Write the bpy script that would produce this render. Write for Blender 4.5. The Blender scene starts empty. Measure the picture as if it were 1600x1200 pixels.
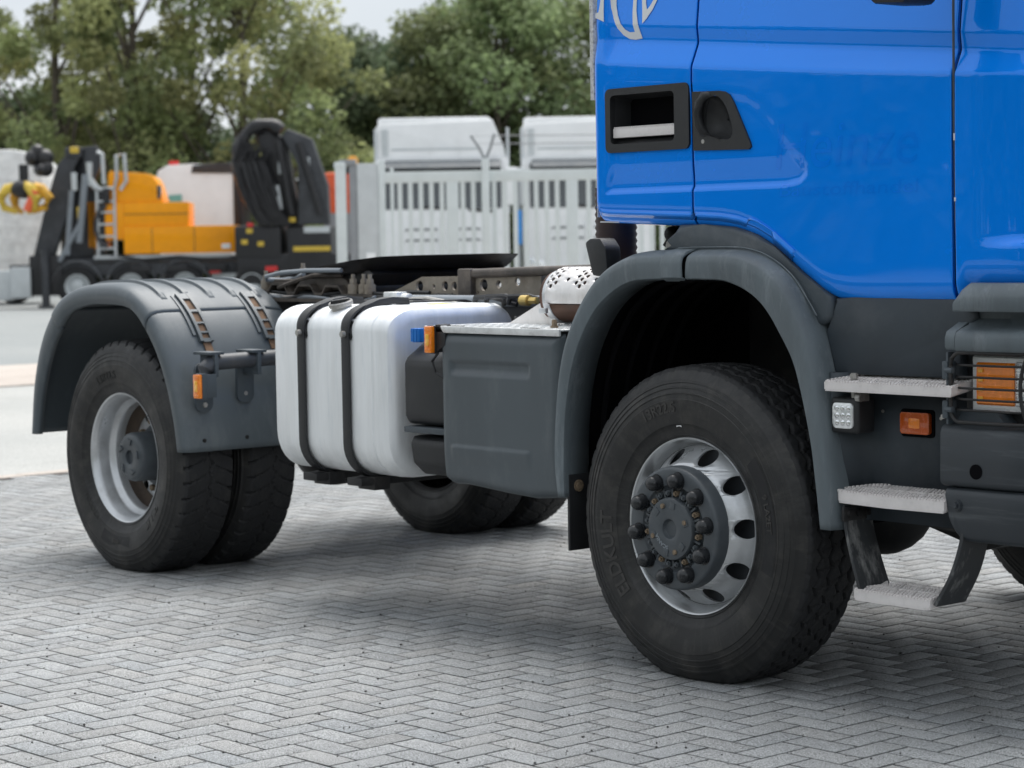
import bpy, bmesh, math, random
import numpy as np
from mathutils import Vector, Matrix
from mathutils.geometry import tessellate_polygon
R = math.radians
PI = math.pi
rng = random.Random(7)
nr = np.random.RandomState(11)
scene = bpy.context.scene
col = scene.collection

# ------------------------------------------------------------------ camera, sky, sun, exposure
CAM = Vector((9.3407, -5.497, 1.529))
YAW, PITCH, ROLL = R(139.79), 0.0638, -0.017
f = Vector((math.cos(YAW) * math.cos(PITCH), math.sin(YAW) * math.cos(PITCH), -math.sin(PITCH)))
r0 = f.cross(Vector((0, 0, 1))).normalized()
u0 = r0.cross(f)
r1 = r0 * math.cos(ROLL) + u0 * math.sin(ROLL)
u1 = u0 * math.cos(ROLL) - r0 * math.sin(ROLL)
cd = bpy.data.cameras.new('camera')
cam = bpy.data.objects.new('camera', cd)
col.objects.link(cam)
mw = Matrix(((r1.x, u1.x, -f.x), (r1.y, u1.y, -f.y), (r1.z, u1.z, -f.z))).to_4x4()
mw.translation = CAM
cam.matrix_world = mw
cd.sensor_width = 36
cd.lens = 3560 / 1600 * 36
cd.clip_start = 0.1
cd.clip_end = 3000
cd.dof.use_dof = True
cd.dof.focus_distance = 7.7
cd.dof.aperture_fstop = 4.4
scene.camera = cam

SUN_EL, SUN_AZ = R(66), R(124)      # azimuth of the sun from +x towards +y
w = bpy.data.worlds.new('World')
scene.world = w
w.use_nodes = True
nt = w.node_tree
nt.nodes.clear()
out = nt.nodes.new('ShaderNodeOutputWorld')
bg = nt.nodes.new('ShaderNodeBackground')
sky = nt.nodes.new('ShaderNodeTexSky')
sky.sky_type = 'NISHITA'
sky.sun_disc = False
sky.sun_elevation = SUN_EL
sky.sun_rotation = PI / 2 - SUN_AZ
sky.air_density = 1.0
sky.dust_density = 3.0
hsv = nt.nodes.new('ShaderNodeHueSaturation')
hsv.inputs['Saturation'].default_value = 0.3
nt.links.new(sky.outputs[0], hsv.inputs['Color'])
tc = nt.nodes.new('ShaderNodeTexCoord')
cl = nt.nodes.new('ShaderNodeTexNoise')
cl.inputs['Scale'].default_value = 2.2
cl.inputs['Detail'].default_value = 6
mp = nt.nodes.new('ShaderNodeMapping')
mp.inputs['Scale'].default_value = (1, 1, 2.6)
nt.links.new(tc.outputs['Generated'], mp.inputs[0])
nt.links.new(mp.outputs[0], cl.inputs['Vector'])
rampw = nt.nodes.new('ShaderNodeValToRGB')
rampw.color_ramp.elements[0].position = 0.35
rampw.color_ramp.elements[0].color = (6.3, 7.0, 7.7, 1)
rampw.color_ramp.elements[1].position = 0.68
rampw.color_ramp.elements[1].color = (9.4, 9.7, 10.0, 1)
nt.links.new(cl.outputs['Fac'], rampw.inputs[0])
mixw = nt.nodes.new('ShaderNodeMixRGB')
mixw.inputs[0].default_value = 0.75           # high overcast in front of the clear sky
nt.links.new(hsv.outputs[0], mixw.inputs[1])
nt.links.new(rampw.outputs[0], mixw.inputs[2])
# an overcast sky is about twice as bright overhead as near the horizon
sepw = nt.nodes.new('ShaderNodeSeparateXYZ')
nt.links.new(tc.outputs['Generated'], sepw.inputs[0])
mrw = nt.nodes.new('ShaderNodeMapRange')
mrw.inputs[1].default_value = 0.0
mrw.inputs[2].default_value = 1.0
mrw.inputs[3].default_value = 1.16
mrw.inputs[4].default_value = 1.4
nt.links.new(sepw.outputs[2], mrw.inputs[0])
scw = nt.nodes.new('ShaderNodeVectorMath')
scw.operation = 'SCALE'
nt.links.new(mixw.outputs[0], scw.inputs[0])
nt.links.new(mrw.outputs[0], scw.inputs['Scale'])
nt.links.new(scw.outputs[0], bg.inputs[0])
bg.inputs[1].default_value = 0.055
nt.links.new(bg.outputs[0], out.inputs[0])

sd = bpy.data.lights.new('sun', 'SUN')
sd.energy = 2.3
sd.angle = R(50)
sd.color = (1.0, 0.97, 0.93)
sun = bpy.data.objects.new('sun', sd)
col.objects.link(sun)
sv = Vector((math.cos(SUN_EL) * math.cos(SUN_AZ), math.cos(SUN_EL) * math.sin(SUN_AZ), math.sin(SUN_EL)))
sun.rotation_euler = sv.to_track_quat('Z', 'Y').to_euler()
sun.location = sv * 60

scene.view_settings.view_transform = 'Standard'
scene.view_settings.look = 'None'
scene.view_settings.gamma = 1
scene.view_settings.use_curve_mapping = False
scene.view_settings.exposure = 0.84
scene.cycles.use_denoising = True
scene.cycles.max_bounces = 8
scene.cycles.glossy_bounces = 4

# ------------------------------------------------------------------ materials
MATS = {}


def mat(name, c, rough=0.5, metal=0.0, var=0.12, vs=5.0, bump=0.0, bs=150.0, coat=0.0, spec=0.5, dirt=None, dirt_amt=0.3, ds=3.0,
        stretch=(1, 1, 1), rvar=0.1, vdetail=6):
    """Principled material with a blotchy tint, roughness variation, optional wear stains and a fine bump, all in object space."""
    m = bpy.data.materials.new(name)
    m.use_nodes = True
    t = m.node_tree
    L = t.links.new
    b = t.nodes['Principled BSDF']
    b.inputs['Roughness'].default_value = rough
    b.inputs['Metallic'].default_value = metal
    b.inputs['Specular IOR Level'].default_value = spec
    b.inputs['Coat Weight'].default_value = coat
    b.inputs['Coat Roughness'].default_value = 0.02
    geo = t.nodes.new('ShaderNodeTexCoord')
    mpn = t.nodes.new('ShaderNodeMapping')
    mpn.inputs['Scale'].default_value = stretch
    L(geo.outputs['Object'], mpn.inputs[0])
    n = t.nodes.new('ShaderNodeTexNoise')
    n.inputs['Scale'].default_value = vs
    n.inputs['Detail'].default_value = vdetail
    n.inputs['Roughness'].default_value = 0.65
    L(mpn.outputs[0], n.inputs['Vector'])
    rp = t.nodes.new('ShaderNodeMapRange')
    rp.inputs[1].default_value = 0.3
    rp.inputs[2].default_value = 0.7
    rp.inputs[3].default_value = 1 - var
    rp.inputs[4].default_value = 1 + var
    L(n.outputs['Fac'], rp.inputs[0])
    mul = t.nodes.new('ShaderNodeVectorMath')
    mul.operation = 'SCALE'
    mul.inputs[0].default_value = c[:3]
    L(rp.outputs[0], mul.inputs['Scale'])
    last = mul.outputs[0]
    if dirt:
        n2 = t.nodes.new('ShaderNodeTexNoise')
        n2.inputs['Scale'].default_value = ds
        n2.inputs['Detail'].default_value = 9
        n2.inputs['Roughness'].default_value = 0.72
        L(mpn.outputs[0], n2.inputs['Vector'])
        r2 = t.nodes.new('ShaderNodeMapRange')
        r2.inputs[1].default_value = 0.52
        r2.inputs[2].default_value = 0.72
        r2.inputs[3].default_value = 0
        r2.inputs[4].default_value = dirt_amt
        L(n2.outputs['Fac'], r2.inputs[0])
        mx = t.nodes.new('ShaderNodeMixRGB')
        L(r2.outputs[0], mx.inputs[0])
        L(last, mx.inputs[1])
        mx.inputs[2].default_value = (*dirt[:3], 1)
        last = mx.outputs[0]
    L(last, b.inputs['Base Color'])
    if rvar:
        r3 = t.nodes.new('ShaderNodeMapRange')
        r3.inputs[1].default_value = 0.3
        r3.inputs[2].default_value = 0.7
        r3.inputs[3].default_value = max(0.02, rough - rvar)
        r3.inputs[4].default_value = min(1, rough + rvar)
        L(n.outputs['Fac'], r3.inputs[0])
        L(r3.outputs[0], b.inputs['Roughness'])
    if bump:
        n3 = t.nodes.new('ShaderNodeTexNoise')
        n3.inputs['Scale'].default_value = bs
        n3.inputs['Detail'].default_value = 3
        L(mpn.outputs[0], n3.inputs['Vector'])
        bp = t.nodes.new('ShaderNodeBump')
        bp.inputs['Strength'].default_value = bump
        bp.inputs['Distance'].default_value = 0.002
        L(n3.outputs['Fac'], bp.inputs['Height'])
        L(bp.outputs[0], b.inputs['Normal'])
    MATS[name] = m
    return m


GREY = mat('grey_plastic', (0.058, 0.073, 0.086), 0.5, var=0.14, vs=4, bump=0.25, bs=900, dirt=(0.15, 0.165, 0.175), dirt_amt=0.5, ds=5)
GREY_SMOOTH = mat('grey_smooth_plastic', (0.080, 0.097, 0.109), 0.42, var=0.10, vs=3, bump=0.15, bs=900, dirt=(0.17, 0.185, 0.19), dirt_amt=0.38, ds=6, stretch=(1, 1, .35))
GREY_WORN = mat('weathered_grey_plastic', (0.115, 0.140, 0.155), 0.55, var=0.22, vs=9, bump=0.3, bs=700, dirt=(0.27, 0.30, 0.32), dirt_amt=0.6, ds=13, stretch=(1, 1, .22))
DARKP = mat('black_plastic', (0.018, 0.019, 0.021), 0.5, var=0.2, vs=8, bump=0.3, bs=600, dirt=(0.06, 0.06, 0.06), dirt_amt=0.3, ds=7)
SKIRT = mat('dark_slate_plastic', (0.036, 0.047, 0.058), 0.55, var=0.2, vs=4, bump=0.25, bs=800, dirt=(0.085, 0.093, 0.10), dirt_amt=0.5, ds=3)
BLACK = mat('black_metal', (0.014, 0.014, 0.015), 0.55, var=0.3, vs=9, dirt=(0.08, 0.07, 0.06), dirt_amt=0.4, ds=8)
BLUE = mat('blue_paint', (0.0002, 0.250, 0.98), 0.26, metal=0.12, spec=0.05, var=0.04, vs=1.2, coat=0.85, rvar=0.03, dirt=(0.0004, 0.265, 0.99), dirt_amt=0.2, ds=1.6)
BLUE_GHOST = mat('faded_blue_paint', (0.0002, 0.230, 0.955), 0.27, metal=0.12, spec=0.05, var=0.04, vs=3, coat=0.85, rvar=0.03)
WHITE_PRINT = mat('white_decal', (0.72, 0.73, 0.74), 0.35, var=0.04, coat=0.6, rvar=0.03)
RUBBER = mat('tyre_rubber', (0.0125, 0.0128, 0.0132), 0.52, var=0.4, vs=9, bump=0.35, bs=350, dirt=(0.052, 0.050, 0.047), dirt_amt=0.5, ds=7, rvar=0.14)
TREAD = mat('tread_rubber', (0.012, 0.0125, 0.014), 0.7, var=0.35, vs=30, bump=0.6, bs=500, dirt=(0.055, 0.052, 0.048), dirt_amt=0.45, ds=14)


def dust_and_rings(m):
    """dust lies on a tyre's flank in streaks that run out from the hub, with thin darker rings round it"""
    t = m.node_tree
    L = t.links.new
    b = t.nodes['Principled BSDF']
    old = b.inputs['Base Color'].links[0].from_socket
    g = t.nodes.new('ShaderNodeTexCoord')
    sp = t.nodes.new('ShaderNodeSeparateXYZ')
    L(g.outputs['Object'], sp.inputs[0])
    at = t.nodes.new('ShaderNodeMath')
    at.operation = 'ARCTAN2'
    L(sp.outputs[2], at.inputs[0])
    L(sp.outputs[0], at.inputs[1])
    cx = t.nodes.new('ShaderNodeCombineXYZ')
    L(sp.outputs[0], cx.inputs[0])
    L(sp.outputs[2], cx.inputs[1])
    ln = t.nodes.new('ShaderNodeVectorMath')
    ln.operation = 'LENGTH'
    L(cx.outputs[0], ln.inputs[0])
    for ka, kr, lo, hi, amt, colr in ((5.5, 9, .50, .70, .5, (0.066, 0.061, 0.055, 1)), (22, 5, .55, .75, .3, (0.085, 0.079, 0.072, 1)), (.6, 120, .52, .72, .45, (0.006, 0.006, 0.006, 1))):
        ma = t.nodes.new('ShaderNodeMath')
        ma.operation = 'MULTIPLY'
        ma.inputs[1].default_value = ka
        L(at.outputs[0], ma.inputs[0])
        mr_ = t.nodes.new('ShaderNodeMath')
        mr_.operation = 'MULTIPLY'
        mr_.inputs[1].default_value = kr
        L(ln.outputs['Value'], mr_.inputs[0])
        c2 = t.nodes.new('ShaderNodeCombineXYZ')
        L(ma.outputs[0], c2.inputs[0])
        L(mr_.outputs[0], c2.inputs[1])
        n = t.nodes.new('ShaderNodeTexNoise')
        n.inputs['Scale'].default_value = 1
        n.inputs['Detail'].default_value = 7
        n.inputs['Roughness'].default_value = .65
        L(c2.outputs[0], n.inputs['Vector'])
        mp_ = t.nodes.new('ShaderNodeMapRange')
        mp_.inputs[1].default_value = lo
        mp_.inputs[2].default_value = hi
        mp_.inputs[4].default_value = amt
        L(n.outputs['Fac'], mp_.inputs[0])
        mx = t.nodes.new('ShaderNodeMixRGB')
        L(mp_.outputs[0], mx.inputs[0])
        L(old, mx.inputs[1])
        mx.inputs[2].default_value = colr
        old = mx.outputs[0]
    L(old, b.inputs['Base Color'])


dust_and_rings(RUBBER)
LETTERD = mat('dark_rubber_lettering', (0.008, 0.008, 0.008), 0.5)
LETTER = mat('raised_rubber_lettering', (0.042, 0.040, 0.038), 0.6, var=0.4, vs=25)
STEEL = mat('silver_rim_paint', (0.60, 0.615, 0.63), 0.34, metal=0.65, var=0.12, vs=6, dirt=(0.32, 0.32, 0.31), dirt_amt=0.4, ds=8, bump=0.1, bs=300)
HUBG = mat('grey_hub_plastic', (0.066, 0.077, 0.087), 0.42, var=0.15, vs=10, dirt=(0.12, 0.125, 0.13), dirt_amt=0.35, ds=12)
NUT = mat('black_nut_cap', (0.016, 0.018, 0.021), 0.28, var=0.3, vs=30, dirt=(0.07, 0.065, 0.06), dirt_amt=0.3, ds=30)
RUST = mat('rusty_steel', (0.16, 0.095, 0.055), 0.8, var=0.5, vs=18, bump=0.5, bs=200, dirt=(0.05, 0.03, 0.022), dirt_amt=0.7, ds=20)
RUSTBOLT = mat('rusty_bolt', (0.20, 0.15, 0.10), 0.7, var=0.5, vs=60)
ALU = mat('brushed_aluminium', (0.88, 0.90, 0.91), 0.45, metal=0.25, var=0.08, vs=3, dirt=(0.70, 0.75, 0.78), dirt_amt=0.6, ds=5, stretch=(6, 6, .6), bump=0.12, bs=60)
CHECK = mat('pale_checker_plate', (0.76, 0.77, 0.77), 0.45, metal=0.45, var=0.15, vs=12, dirt=(0.25, 0.25, 0.25), dirt_amt=0.5, ds=16)
STEP = mat('pale_step_metal', (0.78, 0.74, 0.725), 0.45, metal=0.05, var=0.06, vs=14, dirt=(0.5, 0.47, 0.45), dirt_amt=0.35, ds=30)
STEPB = mat('dirty_step_mesh', (0.44, 0.42, 0.41), 0.7, var=0.3, vs=40)
SHIELD = mat('white_heat_shield', (0.80, 0.78, 0.765), 0.42, metal=0.35, var=0.12, vs=12, dirt=(0.40, 0.34, 0.29), dirt_amt=0.5, ds=14, stretch=(1, 1, .4))
SILENCER = mat('brown_rusted_silencer', (0.105, 0.052, 0.033), 0.6, metal=0.3, var=0.35, vs=10, dirt=(0.04, 0.02, 0.015), dirt_amt=0.6, ds=9)
TAN = mat('dusty_tan_steel', (0.27, 0.235, 0.19), 0.8, var=0.25, vs=12, bump=0.3, bs=150, dirt=(0.12, 0.085, 0.06), dirt_amt=0.6, ds=11)
BROWNG = mat('greasy_brown_steel', (0.075, 0.062, 0.052), 0.6, var=0.5, vs=14, dirt=(0.20, 0.17, 0.14), dirt_amt=0.4, ds=16)
GREASE = mat('greased_black_steel', (0.012, 0.0115, 0.012), 0.38, var=0.4, vs=9, bump=0.4, bs=40, dirt=(0.055, 0.045, 0.04), dirt_amt=0.5, ds=7)
FRAMEG = mat('grey_frame_paint', (0.055, 0.06, 0.068), 0.5, var=0.2, vs=6, dirt=(0.14, 0.125, 0.11), dirt_amt=0.4, ds=9)
PIPEG = mat('light_grey_pipe', (0.22, 0.245, 0.27), 0.45, var=0.12, vs=10)
AMBER = mat('amber_lens', (0.95, 0.25, 0.008), 0.22, var=0.14, vs=40, coat=0.8, bump=0.6, bs=220)
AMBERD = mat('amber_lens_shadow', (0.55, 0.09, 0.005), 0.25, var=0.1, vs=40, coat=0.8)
AMBERL = mat('amber_lens_bright', (1.0, 0.50, 0.06), 0.2, var=0.1, vs=40, coat=0.8)
CHROME = mat('headlamp_reflector', (0.80, 0.81, 0.82), 0.12, metal=1.0, var=0.05, vs=20, bump=0.5, bs=90)
LENSG = mat('clear_lamp_glass', (0.82, 0.84, 0.85), 0.1, metal=0.5, var=0.12, vs=60, coat=0.9, bump=0.8, bs=110)
BOLT = mat('zinc_bolt', (0.42, 0.41, 0.39), 0.45, metal=0.7, var=0.3, vs=60, dirt=(0.12, 0.09, 0.06), dirt_amt=0.4, ds=60)
HOSE = mat('red_brown_bellows', (0.035, 0.018, 0.016), 0.6, var=0.2, vs=20)
BCAP = mat('blue_plastic_cap', (0.02, 0.20, 0.62), 0.4, var=0.1, vs=20)
YELLOW = mat('yellow_sticker', (0.70, 0.58, 0.05), 0.5, var=0.1, vs=30)
GAP = mat('dark_gap', (0.005, 0.005, 0.006), 0.9, var=0.1, spec=0.05)  # near-black, paints in shade of gaps, holes, recesses; also one black lamp body
GLASS = mat('dark_window_glass', (0.02, 0.026, 0.028), 0.06, var=0.1, coat=1.0, rvar=0.02)
CHIP = mat('flaking_white_edge', (0.55, 0.56, 0.57), 0.6, var=0.3, vs=60, dirt=(0.03, 0.03, 0.03), dirt_amt=1.0, ds=55)
SCRAPED = mat('scraped_rubber_strap', (0.03, 0.033, 0.036), 0.6, var=0.3, vs=20, dirt=(0.34, 0.34, 0.33), dirt_amt=0.75, ds=16, stretch=(1, 1, .3))
BUMP = mat('scratched_dark_bumper', (0.036, 0.043, 0.051), 0.45, var=0.15, vs=5, bump=0.2, bs=600, dirt=(0.15, 0.165, 0.175), dirt_amt=0.5, ds=14, stretch=(.12, .12, 2.0))


def simple(name, c, rough=0.5, metal=0.0, **k):
    return mat(name, c, rough, metal, **k)


ORANGE = simple('orange_truck_paint', (0.95, 0.36, 0.004), 0.45, coat=0.2, spec=0.2, var=.06)
ORANGE_RED = simple('orange_red_paint', (0.78, 0.13, 0.05), 0.4)
WHITE = simple('white_truck_paint', (0.86, 0.87, 0.875), 0.35, coat=0.5, var=0.06, vs=2)
OFFWHITE = simple('grimy_white_paint', (0.80, 0.81, 0.80), 0.45, var=0.2, vs=4, dirt=(0.45, 0.44, 0.42), dirt_amt=0.2, ds=3)
RIMRUST = simple('dull_brown_rim', (0.075, 0.055, 0.042), 0.8, var=.4, vs=20)
SILVERP = simple('pale_grey_steel', (0.54, 0.57, 0.58), 0.5, metal=0.2, var=0.08)
FENCEM = simple('galvanised_fence', (0.64, 0.69, 0.69), 0.5, metal=0.15, var=0.06)
GATEG = simple('mid_grey_gate_sheet', (0.27, 0.285, 0.30), 0.6)
CRANE = simple('charcoal_crane_paint', (0.035, 0.038, 0.044), 0.45, var=0.3, vs=3, dirt=(0.16, 0.16, 0.165), dirt_amt=0.25, ds=3)
CRANEB = simple('black_crane_paint', (0.012, 0.012, 0.014), 0.4, var=0.3, vs=4)
BUNDLE = simple('black_wrapped_hoses', (0.016, 0.016, 0.018), 0.35, var=0.4, vs=8, bump=1.0, bs=14)
RED = simple('red_tail_lamp', (0.62, 0.03, 0.03), 0.3)
TEAL = simple('teal_green_paint', (0.16, 0.42, 0.38), 0.4)
BRIGHTBLUE = simple('bright_blue_board', (0.03, 0.24, 0.62), 0.4)
WOODY = simple('grapple_yellow_paint', (0.66, 0.36, 0.03), 0.5, var=0.3, vs=4, dirt=(0.2, 0.1, 0.04), dirt_amt=0.5, ds=5)
YSTRIPE = simple('yellow_stripe_paint', (0.62, 0.43, 0.05), 0.5)
BARK = simple('tree_bark', (0.10, 0.085, 0.066), 0.9, var=0.4, vs=5)

# ------------------------------------------------------------------ geometry helpers


class MB:
    """Collects shapes in a bmesh; build() links them as ONE mesh object."""

    def __init__(s):
        s.bm = bmesh.new()

    def box(s, x0, x1, y0, y1, z0, z1, bev=0.0, seg=2, M=None):
        t = bmesh.new()
        bmesh.ops.create_cube(t, size=1)
        bmesh.ops.scale(t, vec=(abs(x1 - x0), abs(y1 - y0), abs(z1 - z0)), verts=t.verts)
        bmesh.ops.translate(t, vec=((x0 + x1) / 2, (y0 + y1) / 2, (z0 + z1) / 2), verts=t.verts)
        if bev:
            bmesh.ops.bevel(t, geom=t.edges[:], offset=bev, segments=seg, affect='EDGES', profile=0.6)
        return s._add(t, M)

    def _add(s, t, M=None):
        if M is not None:
            bmesh.ops.transform(t, matrix=M, verts=t.verts)
        me = bpy.data.meshes.new('tmp')
        t.to_mesh(me)
        t.free()
        s.bm.from_mesh(me)
        bpy.data.meshes.remove(me)
        return s

    def prism(s, pts, a0, a1, axis='y', bev=0.0, seg=2, holes=(), M=None, bev_sides=False):
        """polygon pts (two coordinates) extruded along axis from a0 to a1. axis y: pts are (x, z); z: (x, y); x: (y, z)."""
        def P(p, a):
            return {'y': (p[0], a, p[1]), 'z': (p[0], p[1], a), 'x': (a, p[0], p[1])}[axis]
        t = bmesh.new()
        loops = [list(pts)] + [list(h) for h in holes]
        if holes:
            flat = [p for l in loops for p in l]
            tris = tessellate_polygon([[Vector((p[0], p[1], 0)) for p in l] for l in loops])
            va = [t.verts.new(P(p, a0)) for p in flat]
            vb = [t.verts.new(P(p, a1)) for p in flat]
            for q in tris:
                t.faces.new([va[i] for i in q])
                t.faces.new([vb[i] for i in reversed(q)])
            k = 0
            for l in loops:
                n = len(l)
                for i in range(n):
                    j = (i + 1) % n
                    t.faces.new((va[k + i], va[k + j], vb[k + j], vb[k + i]))
                k += n
        else:
            va = [t.verts.new(P(p, a0)) for p in pts]
            vb = [t.verts.new(P(p, a1)) for p in pts]
            n = len(pts)
            fa = t.faces.new(va)
            fb = t.faces.new(list(reversed(vb)))
            for i in range(n):
                j = (i + 1) % n
                t.faces.new((va[i], vb[i], vb[j], va[j]))
            if bev:
                es = set(fa.edges) | set(fb.edges)
                if bev_sides:
                    es = set(t.edges)
                bmesh.ops.bevel(t, geom=list(es), offset=bev, segments=seg, affect='EDGES', profile=0.6)
        bmesh.ops.recalc_face_normals(t, faces=t.faces)
        return s._add(t, M)

    def cyl(s, c, r, h, axis='z', seg=20, r2=None, bev=0.0, M=None):
        t = bmesh.new()
        bmesh.ops.create_cone(t, cap_ends=True, segments=seg, radius1=r, radius2=r if r2 is None else r2, depth=h)
        if bev:
            es = [e for e in t.edges if len(e.link_faces) == 2 and any(len(q.verts) > 4 for q in e.link_faces)]
            bmesh.ops.bevel(t, geom=es, offset=bev, segments=2, affect='EDGES')
        if axis == 'x':
            bmesh.ops.rotate(t, cent=(0, 0, 0), matrix=Matrix.Rotation(PI / 2, 3, 'Y'), verts=t.verts)
        if axis == 'y':
            bmesh.ops.rotate(t, cent=(0, 0, 0), matrix=Matrix.Rotation(PI / 2, 3, 'X'), verts=t.verts)
        bmesh.ops.translate(t, vec=c, verts=t.verts)
        return s._add(t, M)

    def sphere(s, c, r, sc=(1, 1, 1), seg=12):
        t = bmesh.new()
        bmesh.ops.create_uvsphere(t, u_segments=seg, v_segments=max(6, seg // 2 + 2), radius=r)
        bmesh.ops.scale(t, vec=sc, verts=t.verts)
        bmesh.ops.translate(t, vec=c, verts=t.verts)
        return s._add(t)

    def tube(s, pts, r, seg=8, closed=False):
        pts = [Vector(p) for p in pts]
        n = len(pts)
        rings = []
        up = Vector((0.13, 0.21, 0.97)).normalized()
        for i, p in enumerate(pts):
            a = pts[i - 1] if (i > 0 or closed) else p
            b = pts[(i + 1) % n] if (i < n - 1 or closed) else p
            d = (b - a).normalized()
            e1 = d.cross(up)
            if e1.length < 0.1:
                e1 = d.cross(Vector((1, 0, 0)))
            e1.normalize()
            e2 = d.cross(e1)
            rr = r[i] if isinstance(r, (list, tuple)) else r
            rings.append([s.bm.verts.new(p + (e1 * math.cos(2 * PI * k / seg) + e2 * math.sin(2 * PI * k / seg)) * rr) for k in range(seg)])
        m = n if closed else n - 1
        for i in range(m):
            A, B = rings[i], rings[(i + 1) % n]
            for k in range(seg):
                s.bm.faces.new((A[k], A[(k + 1) % seg], B[(k + 1) % seg], B[k]))
        if not closed:
            s.bm.faces.new(list(reversed(rings[0])))
            s.bm.faces.new(rings[-1])
        return s

    def lathe(s, prof, seg=64, c=(0, 0, 0), axis='y', closed=False):
        """prof: (radius, along-axis) pairs."""
        rings = []
        for (rr, a) in prof:
            ring = []
            for k in range(seg):
                q = 2 * PI * k / seg
                if axis == 'y':
                    co = (c[0] + rr * math.cos(q), c[1] + a, c[2] + rr * math.sin(q))
                elif axis == 'z':
                    co = (c[0] + rr * math.cos(q), c[1] + rr * math.sin(q), c[2] + a)
                else:
                    co = (c[0] + a, c[1] + rr * math.cos(q), c[2] + rr * math.sin(q))
                ring.append(s.bm.verts.new(co))
            rings.append(ring)
        m = len(prof) if closed else len(prof) - 1
        for i in range(m):
            A, B = rings[i], rings[(i + 1) % len(prof)]
            for k in range(seg):
                s.bm.faces.new((A[k], A[(k + 1) % seg], B[(k + 1) % seg], B[k]))
        return s

    def loft(s, rings, closed_ring=False, caps=False):
        vs = [[s.bm.verts.new(p) for p in ring] for ring in rings]
        n = len(vs[0])
        for A, B in zip(vs[:-1], vs[1:]):
            for k in range(n if closed_ring else n - 1):
                j = (k + 1) % n
                s.bm.faces.new((A[k], A[j], B[j], B[k]))
        if caps and closed_ring:
            s.bm.faces.new(list(reversed(vs[0])))
            s.bm.faces.new(vs[-1])
        return s

    def build(s, name, m, parent=None, smooth=True, angle=35, recalc=True):
        if recalc:
            bmesh.ops.recalc_face_normals(s.bm, faces=s.bm.faces)
        me = bpy.data.meshes.new(name)
        s.bm.to_mesh(me)
        s.bm.free()
        me.materials.append(m)
        if smooth:
            me.shade_smooth()
            me.set_sharp_from_angle(angle=R(angle))
        return link(name, me, parent)


def link(name, me, parent=None):
    o = bpy.data.objects.new(name, me)
    col.objects.link(o)
    if parent is not None:
        par(o, parent)
    return o


def par(o, p):
    """parent without moving: everything is modelled in its thing's own coordinates; p's chain is placed last."""
    o.parent = p


def np_mesh(name, V, F, m, parent=None, smooth=True, angle=35):
    me = bpy.data.meshes.new(name)
    V = np.asarray(V, np.float32)
    F = np.asarray(F, np.int32)
    k = F.shape[1]
    me.vertices.add(len(V))
    me.vertices.foreach_set('co', V.ravel())
    me.loops.add(F.size)
    me.loops.foreach_set('vertex_index', F.ravel())
    me.polygons.add(len(F))
    me.polygons.foreach_set('loop_start', np.arange(0, F.size, k, dtype=np.int32))
    me.update(calc_edges=True)
    me.validate()
    me.materials.append(m)
    if smooth:
        me.shade_smooth()
        if angle < 180:
            me.set_sharp_from_angle(angle=R(angle))
    return link(name, me, parent)


def grid_faces(nu, nv, wrap_u=False):
    i = np.arange(nu if wrap_u else nu - 1)
    j = np.arange(nv - 1)
    I, J = np.meshgrid(i, j, indexing='ij')
    I2 = (I + 1) % nu
    return np.stack([I * nv + J, I2 * nv + J, I2 * nv + J + 1, I * nv + J + 1], -1).reshape(-1, 4)


def empty(name, loc=(0, 0, 0), rz=0.0, parent=None):
    o = bpy.data.objects.new(name, None)
    o.empty_display_size = 0.2
    col.objects.link(o)
    o.location = loc
    o.rotation_euler = (0, 0, rz)
    if parent is not None:
        o.parent = parent
    return o


def tag(o, label, cat, group=None):
    o['label'] = label
    o['category'] = cat
    if group:
        o['group'] = group
    return o


def struct(o):
    o['kind'] = 'structure'
    return o


def stuff(o, label=None):
    o['kind'] = 'stuff'
    if label:
        o['label'] = label
    return o


def copy_tree(o, parent=None):
    c = o.copy()
    col.objects.link(c)
    if parent is not None:
        c.parent = parent
    for ch in list(o.children):
        copy_tree(ch, c)
    return c


def smooth_curve(pts, n, closed=False):
    """Catmull-Rom through 2D/3D points, n samples evenly spaced by length."""
    P = np.array(pts, float)
    Q = []
    N = len(P)
    for i in range(N - 1):
        p0 = P[max(i - 1, 0)]
        p1, p2 = P[i], P[i + 1]
        p3 = P[min(i + 2, N - 1)]
        for t in np.linspace(0, 1, 12, endpoint=False):
            Q.append(0.5 * ((2 * p1) + (-p0 + p2) * t + (2 * p0 - 5 * p1 + 4 * p2 - p3) * t * t + (-p0 + 3 * p1 - 3 * p2 + p3) * t ** 3))
    Q.append(P[-1])
    Q = np.array(Q)
    L = np.concatenate([[0], np.cumsum(np.linalg.norm(np.diff(Q, axis=0), axis=1))])
    s = np.linspace(0, L[-1], n)
    return np.stack([np.interp(s, L, Q[:, k]) for k in range(P.shape[1])], -1)


def rrect(x0, x1, z0, z1, r, seg=5):
    pts = []
    for cx, cz, a0 in ((x1 - r, z1 - r, 0), (x0 + r, z1 - r, PI / 2), (x0 + r, z0 + r, PI), (x1 - r, z0 + r, 1.5 * PI)):
        for k in range(seg + 1):
            a = a0 + PI / 2 * k / seg
            pts.append((cx + r * math.cos(a), cz + r * math.sin(a)))
    return pts


def circ(cx, cz, r, n=16, rz=None):
    return [(cx + r * math.cos(2 * PI * k / n), cz + (rz or r) * math.sin(2 * PI * k / n)) for k in range(n)]


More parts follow.
